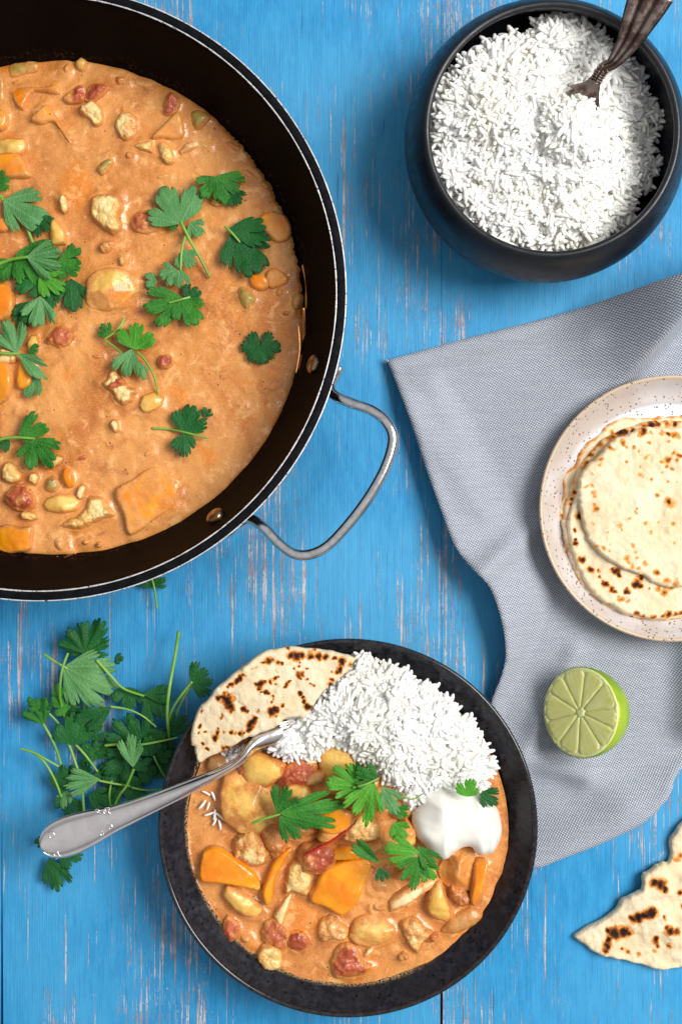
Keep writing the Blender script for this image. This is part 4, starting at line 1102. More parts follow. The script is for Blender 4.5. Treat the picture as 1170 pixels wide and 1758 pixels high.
BOWL = [
 ('potato', [(419, 1311), (438, 1293), (461, 1301), (484, 1312), (480, 1331), (457, 1349), (431, 1348), (420, 1334)], .0105, .08, 'bright yellow potato chunk touching the fork neck'),
 ('potato', [(386, 1372), (392, 1342), (420, 1334), (450, 1350), (470, 1366), (480, 1390), (468, 1415), (448, 1432), (414, 1426), (390, 1406)], .0095, .5, 'largest sauce-brushed potato chunk beside the three-lobed leaf'),
 ('tomato', [(478, 1330), (492, 1314), (514, 1306), (538, 1316), (536, 1340), (516, 1352), (490, 1350)], .0085, .35, 'red pulpy tomato between two yellow potatoes'),
 ('potato', [(550, 1312), (556, 1292), (576, 1276), (600, 1280), (610, 1298), (604, 1322), (584, 1340), (560, 1344)], .0100, .3, 'round-cut potato slice at the foot of the rice heap'),
 ('tomato', [(606, 1310), (612, 1292), (628, 1286), (640, 1298), (632, 1318), (616, 1324)], .0075, .1, 'red tomato bit pressed against the rice heap'),
 ('pale', [(510, 1304), (528, 1300), (548, 1304), (542, 1312), (522, 1314)], .0070, .35, 'thin flat slice wedged below the rice'),
 ('onion', [(355, 1318), (360, 1302), (378, 1300), (390, 1312), (388, 1328), (366, 1332)], .0065, .5, 'curled brown onion under the folded flatbread'),
 ('pepper', [(348, 1510), (349, 1474), (358, 1460), (377, 1458), (405, 1474), (430, 1494), (441, 1512), (441, 1527), (412, 1521), (380, 1515)], .0078, .0, 'large clean yellow-orange pepper piece nearest the fork'),
 ('pepper', [(503, 1458), (484, 1464), (468, 1482), (457, 1508), (451, 1530), (459, 1551), (469, 1536), (474, 1508), (488, 1480)], .0064, .1, 'slim crescent of orange pepper standing on edge'),
 ('pepper', [(536, 1545), (545, 1518), (556, 1496), (585, 1480), (624, 1476), (633, 1492), (622, 1520), (612, 1545), (588, 1567), (562, 1556)], .0078, .12, 'square glossy orange pepper piece in the middle of the bowl'),
 ('potato', [(385, 1540), (392, 1521), (420, 1534), (446, 1552), (457, 1568), (450, 1578), (428, 1577), (402, 1562)], .0062, .2, 'greenish potato wedge lying below the clean pepper piece'),
 ('cauli', [(404, 1470), (410, 1440), (430, 1430), (448, 1440), (456, 1462), (452, 1480), (434, 1486), (416, 1480)], .0062, .45, 'sauce-dipped floret between big potato and clean pepper piece'),
 ('cauli', [(488, 1518), (494, 1492), (514, 1480), (532, 1496), (534, 1520), (524, 1538), (508, 1534), (490, 1536)], .0058, .2, 'pale floret right of the pepper crescent'),
 ('pale', [(468, 1572), (482, 1550), (496, 1533), (502, 1540), (494, 1566), (485, 1590), (476, 1584)], .0054, .05, 'long pale triangle shard below the pepper crescent'),
 ('tomato', [(450, 1610), (456, 1586), (474, 1576), (492, 1590), (496, 1612), (484, 1632), (462, 1624)], .0048, .55, 'ragged pink lump above the small near floret'),
 ('tomato', [(492, 1618), (500, 1602), (520, 1602), (530, 1616), (522, 1630), (502, 1632)], .0046, .2, 'small red tomato with bright wet edge near the pink lump'),
 ('cauli', [(441, 1644), (450, 1626), (470, 1624), (486, 1640), (484, 1660), (466, 1668), (448, 1660)], .0060, .05, 'small white floret closest to the near wall of the bowl'),
 ('tomato', [(382, 1602), (385, 1576), (400, 1578), (412, 1592), (404, 1612), (392, 1618)], .0046, .3, 'pink tomato triangle at the left edge of the sauce'),
 ('onion', E(422, 1614, 18, 13, 30), .0034, .7, 'sauce-coated bit beside the pink tomato triangle'),
 ('cauli', [(543, 1598), (552, 1578), (570, 1574), (584, 1586), (598, 1596), (592, 1614), (570, 1614), (552, 1616)], .0048, .45, 'round floret floating alone in open sauce'),
 ('tomato', [(570, 1660), (576, 1636), (594, 1622), (612, 1630), (622, 1648), (638, 1660), (624, 1674), (600, 1678), (580, 1678)], .0058, .12, 'dark red crumbly tomato chunk nearest the diner side'),
 ('potato', [(602, 1606), (612, 1580), (640, 1572), (668, 1582), (680, 1600), (664, 1618), (640, 1626), (616, 1622)], .0056, .5, 'brown-coated potato beside the round floret'),
 ('pale', [(622, 1640), (630, 1628), (642, 1624), (640, 1634), (628, 1646)], .0036, .2, 'small pale stick next to the crumbly tomato chunk'),
 ('cauli', [(688, 1600), (694, 1580), (712, 1576), (726, 1590), (742, 1602), (730, 1618), (718, 1634), (700, 1624)], .0058, .3, 'floret with pointed tip between coated potato and yellow wedge'),
 ('potato', [(730, 1556), (738, 1530), (748, 1514), (758, 1516), (766, 1540), (780, 1572), (766, 1584), (744, 1578)], .0074, .0, 'clean pale yellow potato wedge with smooth face'),
 ('onion', [(757, 1600), (776, 1574), (806, 1558), (824, 1566), (826, 1580), (806, 1596), (780, 1606)], .0050, .45, 'translucent brown piece reaching the bowl wall'),
 ('pepper', [(814, 1484), (824, 1479), (837, 1484), (833, 1512), (824, 1540), (812, 1554), (806, 1540), (810, 1512)], .0085, .35, 'upright ochre pepper strip at the right bowl wall'),
 ('potato', [(756, 1500), (768, 1470), (792, 1456), (812, 1468), (812, 1500), (806, 1530), (780, 1530), (764, 1520)], .0080, .75, 'sauce-coated potato sticking out below the yogurt'),
 ('pale', [(668, 1548), (686, 1532), (716, 1516), (746, 1508), (750, 1518), (720, 1540), (690, 1560), (672, 1566)], .0060, .35, 'flat slab of pale vegetable below the coriander trio'),
 ('potato', [(630, 1470), (636, 1436), (656, 1420), (690, 1418), (708, 1438), (704, 1470), (680, 1488), (650, 1490)], .0098, .75, 'brown sauce-coated potato behind the coriander trio'),
 ('tomato', [(517, 1478), (524, 1458), (546, 1450), (568, 1454), (575, 1470), (566, 1490), (546, 1499), (526, 1494)], .0090, .15, 'rounded pink tomato lump under the chilli strip'),
 ('red', [(524, 1462), (548, 1448), (574, 1434), (596, 1418), (612, 1404), (613, 1410), (596, 1428), (574, 1444), (548, 1458), (530, 1466)], .0108, 0, 'thin dark red chilli strip across the middle of the bowl'),
 ('pepper', [(545, 1408), (556, 1394), (580, 1388), (598, 1398), (596, 1418), (574, 1430), (552, 1424)], .0090, .3, 'small orange pepper bit above the chilli strip'),
 ('cauli', [(592, 1430), (600, 1408), (626, 1402), (648, 1416), (650, 1438), (624, 1446), (600, 1444)], .0085, .5, 'lumpy floret under the leafy sprig centre'),
 ('potato', [(684, 1420), (698, 1412), (712, 1426), (712, 1446), (700, 1454), (690, 1440)], .0105, .45, 'pink-orange wedge against the yogurt'),
 ('pepper', [(570, 1462), (590, 1456), (612, 1462), (616, 1474), (590, 1476), (572, 1474)], .0082, .15, 'orange edge of pepper behind the square piece'),
 ('cauli', E(692, 1643, 9, 8), .0030, .4, 'tiny yellow nub left in the near sauce'),
 ('tomato', E(510, 1425, 34, 20, 10), .0075, .75, 'brown-red pulpy mass below the three-lobed leaf'),
 ('onion', E(655, 1520, 28, 22, 20), .0042, .6, 'glassy sauce-soaked piece right of the square pepper'),
 ('tomato', E(790, 1540, 22, 14, 40), .0066, .55, 'red-flecked pulp beside the ochre pepper strip'),
 ('onion', E(770, 1395 + 70, 22, 14, 10), .0078, .6, 'brown onion curl right under the yogurt'),
 ('tomato', E(470, 1440, 18, 22, -30), .0058, .5, 'reddish pulp right of the sauce-dipped floret'),
 ('cauli', E(655, 1372, 24, 18, 0), .0085, .5, 'brownish floret half hidden by the sprig near the rice'),
 ('potato', E(640, 1345, 26, 22, 0), .0060, .8, 'coated potato bedded under the sprig near the rice'),
 ('onion', E(690, 1400, 16, 12, 0), .0085, .6, 'coated scrap between rice heap and yogurt'),
 ('potato', E(512, 1366, 24, 17, 20), .0095, .5, 'coated potato cube between the bright yellow potato and the three-lobed leaf'),
 ('onion', E(540, 1338, 18, 12, -20), .0085, .55, 'brown onion bit between the red pulpy tomato and the round-cut slice'),
 ('tomato', E(606, 1378, 20, 14, 30), .0092, .5, 'soft tomato piece behind the leafy bright sprig'),
 ('onion', E(640, 1458, 24, 12, -25), .0090, .5, 'onion slice lying right of the chilli strip'),
 ('potato', E(722, 1500, 22, 15, -15), .0075, .45, 'potato bit showing right below the leaf trio'),
 ('tomato', E(422, 1322, 14, 9, -20), .0080, .45, 'red scrap between the fork neck and the largest potato'),
 ('potato', E(566, 1432, 20, 13, -30), .0082, .45, 'small potato bit just above the chilli strip'),
 ('cauli', E(652, 1560, 18, 14, 0), .0046, .5, 'sauce-dipped floret below the glassy soaked piece'),
 ('potato', E(545, 1556 - 20, 14, 18, 10), .0040, .55, 'half-sunk potato at the left side of the square pepper'),
 ('pepper', E(690, 1500, 16, 10, -30), .0066, .4, 'orange sliver under the lower leaf of the trio'),
 ('onion', E(480, 1455, 14, 20, 25), .0052, .6, 'glassy onion bit left of the pepper crescent top'),
 ('tomato', E(740, 1610, 14, 9, -20), .0036, .5, 'red shred right of the floret with pointed tip'),
 ('potato', E(560, 1360, 34, 22, 0), .0075, .8, 'coated potato bedded between the two larger sprigs'),
]
def meniscus(x, y, pieces, z, rise, w, shift=0):
    """sauce climbing the sides of the pieces standing in it (x, y: photo pixels)"""
    add = np.zeros(len(x)); P = np.stack([x, y], 1)
    for q in pieces:
        poly = np.asarray(q[1], float); lo, hi = poly.min(0) - 22, poly.max(0) + 22
        idx = np.nonzero((x > lo[0]) & (x < hi[0]) & (y > lo[1]) & (y < hi[1]))[0]
        if not len(idx): continue
        s_ = P[idx]; d = edge_dist(s_, poly); d[inside(s_, poly)] = 0
        add[idx] = np.maximum(add[idx], rise * min(1, q[2] / .004) * np.exp(-(d / w) ** 1.4))
    return add

def disc(c2, rfun, n_r, n_a, zfun):
    a = np.linspace(0, 2 * np.pi, n_a, endpoint=False)
    R = rfun(a)
    t = np.linspace(0, 1, n_r + 1)[1:]
    x = np.concatenate([[c2[0]], (c2[0] + np.outer(t, R * np.cos(a))).ravel()])
    y = np.concatenate([[c2[1]], (c2[1] + np.outer(t, R * np.sin(a))).ravel()])
    tt = np.concatenate([[0], np.repeat(t, n_a)])
    z = zfun(x, y, tt)
    f = [[0, 1 + j, 1 + (j + 1) % n_a] for j in range(n_a)]
    for i in range(n_r - 1):
        o = 1 + i * n_a
        f += [[o + j, o + n_a + j, o + n_a + (j + 1) % n_a, o + (j + 1) % n_a] for j in range(n_a)]
    return np.stack([x, y, z], 1), f

# curry in the pan
def pan_r(a):
    ang = (np.degrees(a) + 180) % 360 - 180
    rag = sstep(-14, 4, ang) * sstep(62, 40, ang)
    r = .1488 + .0008 * (vnoise(a * 9, a * 0, 3) - .5)
    far = sstep(60, 100, np.abs(ang - 190))
    r = r + .0014 * (vnoise(a * 22, a * 0, 8) - .5) * (1 - rag)
    r = r - rag * (.0026 * fbm(a * 26, a * 0, 4, 4) + .0016 * vnoise(a * 120, a * 0, 6))
    return r
def pan_zf(x, y, t):
    px_, py_ = px_of(np.stack([x, y], 1), PZ)
    z = PZ + .0026 * (fbm(x / .020, y / .020, 5) - .5) + .0012 * (fbm(x / .006, y / .006, 6) - .5)
    z += meniscus(px_, py_, PAN, PZ, .0015, 6.0)
    ed = (1 - t) * .1485
    z += .0004 * np.exp(-((ed - .006) / .003) ** 2) * vnoise(np.arctan2(y - pc[1], x - pc[0]) * 7, x * 0, 9)
    return z - .0016 * sstep(.0016, .0, ed)
curry = thing('curry_sauce', (pc[0], pc[1], .01), 'creamy orange curry sauce filling the big black pan', 'curry sauce')
v, f = disc(pc, pan_r, 150, 620, pan_zf)
obj('surface', v, f, M['sauce'], curry)
# drips left on the right-hand wall
sm = []
for path, w in (([(492, 318), (505, 345), (514, 380)], 2.2), ([(505, 380), (516, 420), (524, 470)], 1.6), ([(519, 455), (526, 490), (525, 530)], 2.4), ([(521, 530), (522, 575), (518, 620), (510, 650)], 3.0), ([(512, 560), (514, 600), (508, 640)], 1.4),
                ([(405, 208), (420, 222), (434, 236)], 0.9), ([(100, 955), (95, 966), (86, 974)], 3.6), ([(80, 975), (90, 972), (100, 968)], 3.0), ([(130, 950), (110, 958), (98, 964)], 2.0)):
    pp = []
    for (a, b) in path:
        for zz in np.linspace(.026, .062, 60):
            q = at(a, b, zz)
            if np.hypot(*(q[:2] - pc[:2])) >= float(np.interp(zz, [.010, .026, .058, .0705], [.140, .149, .1615, .1655])) - .0006: break
        pp.append(q)
    q = smooth_poly(np.array(pp), 24, False)
    sm.append(tube(q, [w * .0002, w * .00034, w * .0003, w * .00038, w * .00012], 7))
V, F = join(sm)
obj('dried_drip', V, F, M['sauce'], curry, kind='stuff')
def pan_base(poly):
    return PZ + .0004
for q in PAN:
    g_ = np.asarray(q[1], float); s_ = np.ptp(g_[:, 0]) + np.ptp(g_[:, 1])
    tl_ = (-.11, -.03) if 'broad flat slab' in q[4] else (0, 0)
    if s_ < 110 and q[3] < .8:
        q = (q[0], g_.mean(0) + (g_ - g_.mean(0)) * 1.14, q[2] * 1.15) + tuple(q[3:])
    chunk(q[0], q[1], q[2], q[3], q[4] + ('' if 'pan' in q[4] or 'curry' in q[4] else ' in the pan'), PZ + .0006, sink=.003, tilt=tl_)

# curry in the bowl
def bowl_zf(x, y, t):
    px_, py_ = px_of(np.stack([x, y], 1), BZ)
    z = sauce_z(px_, py_) * (1 - sstep(.80, .97, t)) + BZ * sstep(.80, .97, t)
    z += .0022 * (fbm(x / .014, y / .014, 15) - .5) + .0006 * (fbm(x / .005, y / .005, 16) - .5)
    z += meniscus(px_, py_, BOWL, BZ, .0015, 5.5) * (1 - sstep(.93, 1, t))
    return z + .0006 * sstep(.985, 1, t)
v, f = disc(at(597, 1421, BZ), lambda a: .0957 + .0006 * (vnoise(a * 14, a * 0, 3) - .5), 120, 420, bowl_zf)
obj('curry_sauce', v, f, M['sauce'], None, 'pool of orange curry sauce lying in the speckled black dinner bowl', 'curry sauce')
for q in BOWL:
    c = np.asarray(q[1], float).mean(0)
    zz = float(bowl_z(c[0], c[1]))
    if c[1] < 1490 and q[0] != 'red' and c[0] < 745:      # the heap: pieces lie closer together
        q = (q[0], c + (np.asarray(q[1], float) - c) * 1.22) + tuple(q[2:])
    else:
        q = (q[0], c + (np.asarray(q[1], float) - c) * 1.10, q[2], min(1, q[3] + (.12 if q[0] == 'cauli' else 0)), q[4])
    chunk(q[0], q[1], q[2] * 1.0, q[3], q[4] + ('' if 'bowl' in q[4] else ' in the bowl'), zz, sink=.006 + (zz - BZ) * .8)

# rice in the bowl
plate_rice = np.array([(603, 1130), (622, 1126), (645, 1140), (670, 1142), (690, 1152), (706, 1170), (736, 1176), (752, 1192), (772, 1206), (786, 1226), (808, 1240), (816, 1262), (836, 1286), (838, 1302), (850, 1318), (832, 1330), (838, 1346), (812, 1356), (784, 1362), (770, 1380), (742, 1390), (716, 1398), (700, 1388), (690, 1366), (668, 1352), (650, 1340), (640, 1316), (622, 1302), (600, 1284), (572, 1280), (545, 1296), (520, 1304), (497, 1304), (476, 1292), (460, 1268), (482, 1240), (520, 1216), (550, 1185), (582, 1150)], float)
def plate_rice_h(x, y):
    h = .0420 + .0110 * np.exp(-(((x - 655) / 105) ** 2 + ((y - 1235) / 80) ** 2))
    h -= .004 * sstep(1300, 1400, y)
    h += .0042 * sstep(520, 470, x)
    h += .0015 * sstep(40, 0, np.abs(np.hypot(x - 597, y - 1421) - 285))
    return h + .0095 * (fbm(x / 36, y / 36, 33) - .5) + .0035 * (fbm(x / 14, y / 14, 38) - .5)
rice_heap('rice', plate_rice, .052, plate_rice_h, .0040, 2300, 'mound of white rice beside the curry in the dinner bowl', 21, drop=.008)
# rice half hidden under the bread by the fork
under = np.array([(388, 1300), (410, 1285), (430, 1276), (452, 1276), (450, 1292), (420, 1306), (398, 1316)], float)
rice_heap('rice', under, .040, lambda x, y: x * 0 + .0405, .006, 150, 'few rice grains showing in the gap under the folded flatbread', 22)
loose = [(354, 1362, 150), (366, 1367, 112), (347, 1381, 52), (357, 1384, 70), (359, 1397, 20), (368, 1399, 84), (368, 1411, 62), (377, 1416, 100), (378, 1402, 138)]
for i, (x, y, a) in enumerate(loose):
    p = at(x, y, BZ + .0030)
    v, f = grain_cloud([p], [math.radians(a)], [.12], [.0056 + .0008 * (i % 3)])
    obj('rice_grain', v, f, M['rice'], None, ('loose rice grain closest to the fork handle', 'loose rice grain second from the fork handle, lying steeply', 'loose rice grain nearest the left wall of the dinner bowl', 'loose rice grain just right of the one nearest the bowl wall', 'loose rice grain in the middle of the little trail, tipped left', 'loose rice grain in the middle of the little trail, on the right', 'loose rice grain third from the near end of the trail', 'loose rice grain at the near end of the little trail', 'loose rice grain second from the near end of the trail')[i], 'rice grain', 'loose rice grains below the fork handle')

# yogurt
yp = [(754, 1358), (775, 1360), (795, 1363), (822, 1364), (832, 1373), (838, 1381), (857, 1396), (863, 1414), (866, 1435), (861, 1455), (849, 1471), (836, 1476), (821, 1472), (810, 1461), (795, 1463), (782, 1471), (770, 1481), (757, 1481), (741, 1471), (729, 1456), (716, 1443), (709, 1425), (709, 1407), (723, 1386), (734, 1368)]
yw = at2(smooth_poly(yp, 110), .047); yc = yw.mean(0)
def ytop(xy, d):
    x, y = px_of(xy, .047)
    t = np.clip(d / .021, 0, 1)
    z = .0380 + .0125 * (1 - (1 - t) ** 2.4) ** .62
    z += .0020 * np.exp(-(((x - 826) / 8) ** 2 + ((y - 1385) / 15) ** 2)) - .0016 * np.exp(-(((x - 812) / 9) ** 2 + ((y - 1388) / 20) ** 2))
    z += .0014 * np.exp(-((x - 845 - .12 * (y - 1420)) / 7) ** 2) * sstep(1370, 1395, y) - .0014 * np.exp(-((x - 832 - .12 * (y - 1420)) / 6) ** 2) * sstep(1385, 1405, y)
    z += .0040 * (fbm(x / 38, y / 38, 61, 2) - .5) + .0012 * np.exp(-((y - 1392 - .25 * (x - 770) + 14 * fbm(x / 40, y / 40, 5)) / 7) ** 2) * sstep(0, .5, t) + .0008 * np.sin((x + .7 * y) / 11 + 3 * fbm(x / 60, y / 60, 2)) * t
    return z - .0035 * sstep(820, 866, x)
v, f, *_ = patch(yw, .0009, ytop, lambda xy, d: np.minimum(.0370 - .0035 * sstep(820, 866, px_of(xy, .047)[0]), ytop(xy, d) - .0004))
obj('yogurt_dollop', v, f, M['yogurt'], None, 'thick glossy white yogurt dollop at the edge of the rice', 'yogurt')

# flatbread folded over the bowl rim
hs, ho = 1 / 3.9, (310, 1090)
HB = np.array([(62, 742), (72, 622), (118, 500), (165, 445), (250, 340), (400, 220), (550, 112), (640, 85), (780, 84), (920, 92), (1060, 118), (1150, 152), (1162, 178), (1100, 262), (1035, 315), (960, 372), (895, 462), (830, 570), (795, 558), (715, 570), (640, 622), (500, 682), (435, 692), (330, 762), (180, 830), (128, 862), (92, 806), (84, 762)], float) * hs + np.array(ho)
SH = [(770, 140, 36), (730, 135, 25), (810, 135, 25), (870, 140, 25), (920, 142, 28), (970, 145, 25), (1030, 155, 15), (1075, 180, 28), (1075, 200, 24), (1060, 235, 22), (1045, 255, 15), (1010, 300, 18), (995, 335, 18), (710, 90, 12, .9), (580, 180, 25, .95), (550, 190, 15, .9), (610, 170, 15, .7), (650, 190, 18, .8), (670, 190, 10), (765, 230, 9), (793, 180, 9), (795, 205, 9), (848, 225, 11), (848, 293, 11), (875, 325, 9), (893, 342, 10), (790, 270, 22, .8), (815, 260, 15, .8), (810, 290, 12), (715, 320, 20), (708, 345, 12), (735, 305, 12), (530, 330, 25), (525, 355, 15), (555, 315, 18, .8), (600, 310, 18), (630, 290, 12), (650, 280, 9, .7), (640, 325, 10, .7), (510, 320, 12), (570, 380, 20), (590, 385, 12), (545, 382, 12), (615, 410, 10), (612, 450, 12), (615, 430, 8), (400, 290, 20), (385, 300, 18), (370, 310, 22), (340, 335, 20), (325, 355, 12), (420, 275, 12, .8), (310, 430, 42), (320, 460, 30), (340, 490, 28), (290, 410, 25), (250, 430, 18), (270, 415, 16), (330, 520, 15, .8), (420, 500, 20), (440, 510, 12), (275, 540, 14, .8), (262, 555, 12, .7), (500, 225, 12, .4), (480, 230, 10, .4), (650, 240, 12, .35), (800, 390, 18), (815, 420, 16), (825, 450, 18), (850, 480, 26), (875, 480, 12), (600, 510, 30), (630, 495, 25), (650, 490, 15), (685, 470, 12), (640, 540, 12, .8), (685, 565, 12), (480, 575, 25), (485, 560, 18), (465, 610, 25), (455, 640, 20), (470, 595, 22), (500, 550, 14), (400, 655, 14), (335, 650, 16), (290, 650, 12, .7), (370, 655, 10, .7), (425, 658, 12), (120, 620, 14), (165, 660, 15), (220, 690, 25), (240, 660, 18), (250, 630, 12), (150, 735, 14), (183, 765, 14), (120, 655, 9), (310, 755, 22, .9), (280, 765, 18, .8), (140, 510, 14), (330, 770, 12, .8), (520, 505, 12, .5), (1010, 245, 8, .6), (890, 105, 9, .6), (1140, 195, 14, .6)]
bread(HB, .0505, SH, 'charred half flatbread tucked over the far rim of the dinner bowl', seed=81, scale=hs, org=ho, thick=.0034, warp=.0020, rag=.9, step=.00080,
      zfun=lambda x, y: .0030 * np.exp(-(((x - 470) / 80) ** 2 + ((y - 1180) / 50) ** 2)) - .0015 * sstep(1250, 1310, y) - .0018 * sstep(420, 340, x))

# fork
fk_path = [at(72, 1452, .0505), at(110, 1438, .0500), at(150, 1423, .0494), at(220, 1396, .0482), at(300, 1362, .0468), at(360, 1334, .0468), at(398, 1314, .0474), at(418, 1298, .0472), at(431, 1281, .0460), at(447, 1269, .0445), at(468, 1261, .0430), at(482, 1256, .0416)]
fork = thing('fork', fk_path[3], 'polished silver fork with scrolled handle resting over the dinner bowl rim', 'fork')
pth = np.array(fk_path); cum = np.concatenate([[0], np.cumsum(np.linalg.norm(np.diff(pth, axis=0), axis=1))]); TOT = cum[-1]
px_s = lambda i: cum[i] / TOT
kk = S * .925
wd = [(0, .0030), (.010, .0064), (.03, .0092), (.07, 34 * kk), (.12, 35 * kk), (.17, 33 * kk), (.22, 29 * kk), (.27, 24 * kk), (.30, 21.5 * kk), (.325, 21.5 * kk), (.36, 19.5 * kk), (.45, 16.5 * kk), (.55, 13.5 * kk), (.65, 10.5 * kk), (.74, 8.3 * kk), (.80, 8 * kk), (.85, 9.5 * kk), (.885, 12 * kk), (.91, 15.5 * kk), (.94, 17 * kk), (1, 18 * kk)]
def fk_top(u, s, w):
    rim_ = np.exp(-((np.abs(u) - .90) / .07) ** 2) * .00075 * sstep(.90, .8, s)
    gro = -np.exp(-((np.abs(u) - .74) / .06) ** 2) * .00025 * sstep(.90, .8, s)
    dome = .0030 * (1 - u * u) * (.80 + .2 * sstep(.25, .45, s)) + .0012 * sstep(.45, .75, s) * sstep(.95, .84, s) * (1 - u * u)
    end = .0007 * sstep(.035, .0, s)
    return .0009 + rim_ + gro + dome + end
v, f, p_, lat, up, s_ = loft(fk_path, wd, fk_top, lambda u, s, w: -.0010 * (1 - .8 * u * u) - .0010 * sstep(.5, .78, s) * (1 - u * u) * sstep(.95, .86, s), 33, 150)
U = np.sin(np.linspace(-np.pi / 2, np.pi / 2, 33))
gv = (np.exp(-((np.abs(U) - .74) / .07) ** 2) * .55)[None, :] * sstep(.90, .7, s_)[:, None]
obj('handle', v, f, M['silver'], fork, attrs=dict(groove=np.concatenate([gv.ravel()] * 2)))
def curl(cpx, r0, turns, start, flip, z, thick=.00040):
    a = np.linspace(0, turns * 2 * np.pi, 26)
    pts = []
    for i, q in enumerate(a):
        rr = r0 * (1 - .72 * i / 25)
        t = math.radians(start) + flip * q
        pts.append(at(cpx[0] + rr * math.cos(t), cpx[1] - rr * math.sin(t), z))
    v, f = tube(pts, [thick * .7, thick, thick * 1.1, thick * 1.5], 7)
    obj('scroll_ornament', v, f, M['silver'], fork, attrs=dict(groove=np.zeros(len(v))))
for c, r0, t, st, fl, z in (((184, 1394), 8, .9, 60, 1, .0520), ((189, 1421), 6.5, .9, 200, -1, .0520), ((88, 1435), 8, .9, 130, -1, .0530), ((96, 1468), 7, .9, 260, 1, .0530), ((168, 1393), 5, .8, 200, -1, .0516), ((176, 1432), 5, .8, 80, 1, .0516)):
    curl(c, r0, t, st, fl, z)
for k, w_ in enumerate((-14, -5, 5, 14)):
    d = np.array([-.42, -.91])
    a = np.array([478, 1258]) + np.array([.40, .92]) * 0 + np.array([-w_ * -.36, w_ * .93])
    q = [at(a[0] - 4, a[1] + 2, .0414), at(a[0] + 14, a[1] - 5, .0392), at(a[0] + 34, a[1] - 12, .0355), at(a[0] + 60, a[1] - 20, .0310)]
    v, f = tube(smooth_poly(np.array(q), 18, False), [.0019, .0018, .0015, .0008], 8)
    obj('tine', v, f, M['silver'], fork, attrs=dict(groove=np.zeros(len(v))))

# ---------------------------------------------------------------- coriander
LR = np.random.default_rng(99)
def leaf_mesh(bx, by, ang, L, spread=110, z=.03, rise=0.0, cup=.10, lobes=3, notch=.52, fold=0.0, ripple=.022, seed=0, teeth=3, arch=0.0):
    r = np.random.default_rng(seed + int(bx * 17 + by * 3 + ang))
    NT_, NRr = 44 * lobes + 1, 11
    if spread < 130: spread = min(160, spread * 1.42)
    sp = math.radians(spread)
    th = np.linspace(-sp / 2, sp / 2, NT_)
    # uneven lobes, each cut into uneven rounded teeth
    wts = r.uniform(.75, 1.25, lobes); wts[lobes // 2] *= 1.2
    br = np.concatenate([[0], np.cumsum(wts)]) / wts.sum()
    u0 = th / sp + .5
    i = np.clip(np.searchsorted(br, u0, side='right') - 1, 0, lobes - 1)
    fr = (u0 - br[i]) / (br[i + 1] - br[i]); u = i + fr
    ll = r.uniform(.84, 1.08, lobes)[i]
    dep = r.uniform(.75, 1.2, lobes + 1) * notch
    x = 2 * fr - 1
    dn = np.where(x < 0, dep[i], dep[i + 1])
    main = (1 - dn * np.abs(x) ** 6) * (1 - .10 * x ** 2)
    for k_ in range(lobes):
        m_ = i == k_
        nt = int(r.integers(3, 5))
        tb = np.concatenate([[0], np.cumsum(r.uniform(.7, 1.3, nt))]); tb /= tb[-1]
        q_ = np.clip(np.searchsorted(tb, fr[m_], side='right') - 1, 0, nt - 1)
        tx = 2 * (fr[m_] - tb[q_]) / (tb[q_ + 1] - tb[q_]) - 1
        td = r.uniform(.10, .25, nt)[q_]
        main[m_] *= (1 - td * np.abs(tx) ** 3.5) * r.uniform(.94, 1.04, nt)[q_]
    env = 1 - (.34 if spread < 190 else .06) * np.abs(2 * th / sp) ** 2
    R_ = main * env * ll
    tt = np.concatenate([[.02], np.linspace(.14, 1, NRr)])
    k = S * (CAM_H - z) / CAM_H * L
    rr = np.outer(tt, R_)
    # narrow the shoulders a little near the base
    a = rr * np.cos(th)[None, :]; b = rr * np.sin(th)[None, :]
    ph = r.uniform(0, 6)
    h = cup * rr ** 2 + rise * a + fold * np.abs(b) + ripple * rr ** 1.6 * np.sin(2 * np.pi * (u - .25))[None, :] - arch * a ** 2
    h += ripple * .7 * rr ** 2 * np.sin(2.3 * th + ph)[None, :] - .10 * rr ** 5
    h += .16 * rr * (fbm((a + 3) * 1.6 + ph * 9, (b + 3) * 1.6 + ph * 5, 77, 3) - .5) * 2
    latd = np.abs((fr - .5))[None, :] * sp / lobes * rr
    vein = np.exp(-(latd / .015) ** 2) * (1.05 - .5 * rr)
    for s0 in (1 / 6, 5 / 6):
        l2 = np.abs(fr - .5 - (s0 - .5) * 1.0)[None, :] * sp / lobes * rr + np.maximum(0, .45 - rr) * .5
        vein = np.maximum(vein, .5 * np.exp(-(l2 / .011) ** 2))
    da = math.radians(ang)
    o = at(bx, by, z)
    X = o[0] + k * (a * math.cos(da) - b * math.sin(da)); Y = o[1] + k * (a * math.sin(da) + b * math.cos(da)); Z = z + k * h
    v = np.stack([X.ravel(), Y.ravel(), Z.ravel()], 1)
    f = []
    for q in range(len(tt) - 1):
        for j in range(NT_ - 1):
            w = q * NT_ + j; f.append([w, w + NT_, w + NT_ + 1, w + 1])
    # a little thickness: underside shifted down, joined along the outline
    n = len(v); v2 = v.copy(); v2[:, 2] -= .00022
    f2 = [[c + n for c in face[::-1]] for face in f]
    last = (len(tt) - 1) * NT_
    rim_ = [[last + j, last + j + n, last + j + 1 + n, last + j + 1] for j in range(NT_ - 1)]
    for col_ in (0, NT_ - 1):
        for q in range(len(tt) - 1):
            w = q * NT_ + col_; e = [w, w + NT_, w + NT_ + n, w + n]
            rim_.append(e[::-1] if col_ == 0 else e)
    return np.concatenate([v, v2]), f + f2 + rim_, np.tile(vein.ravel(), 2)

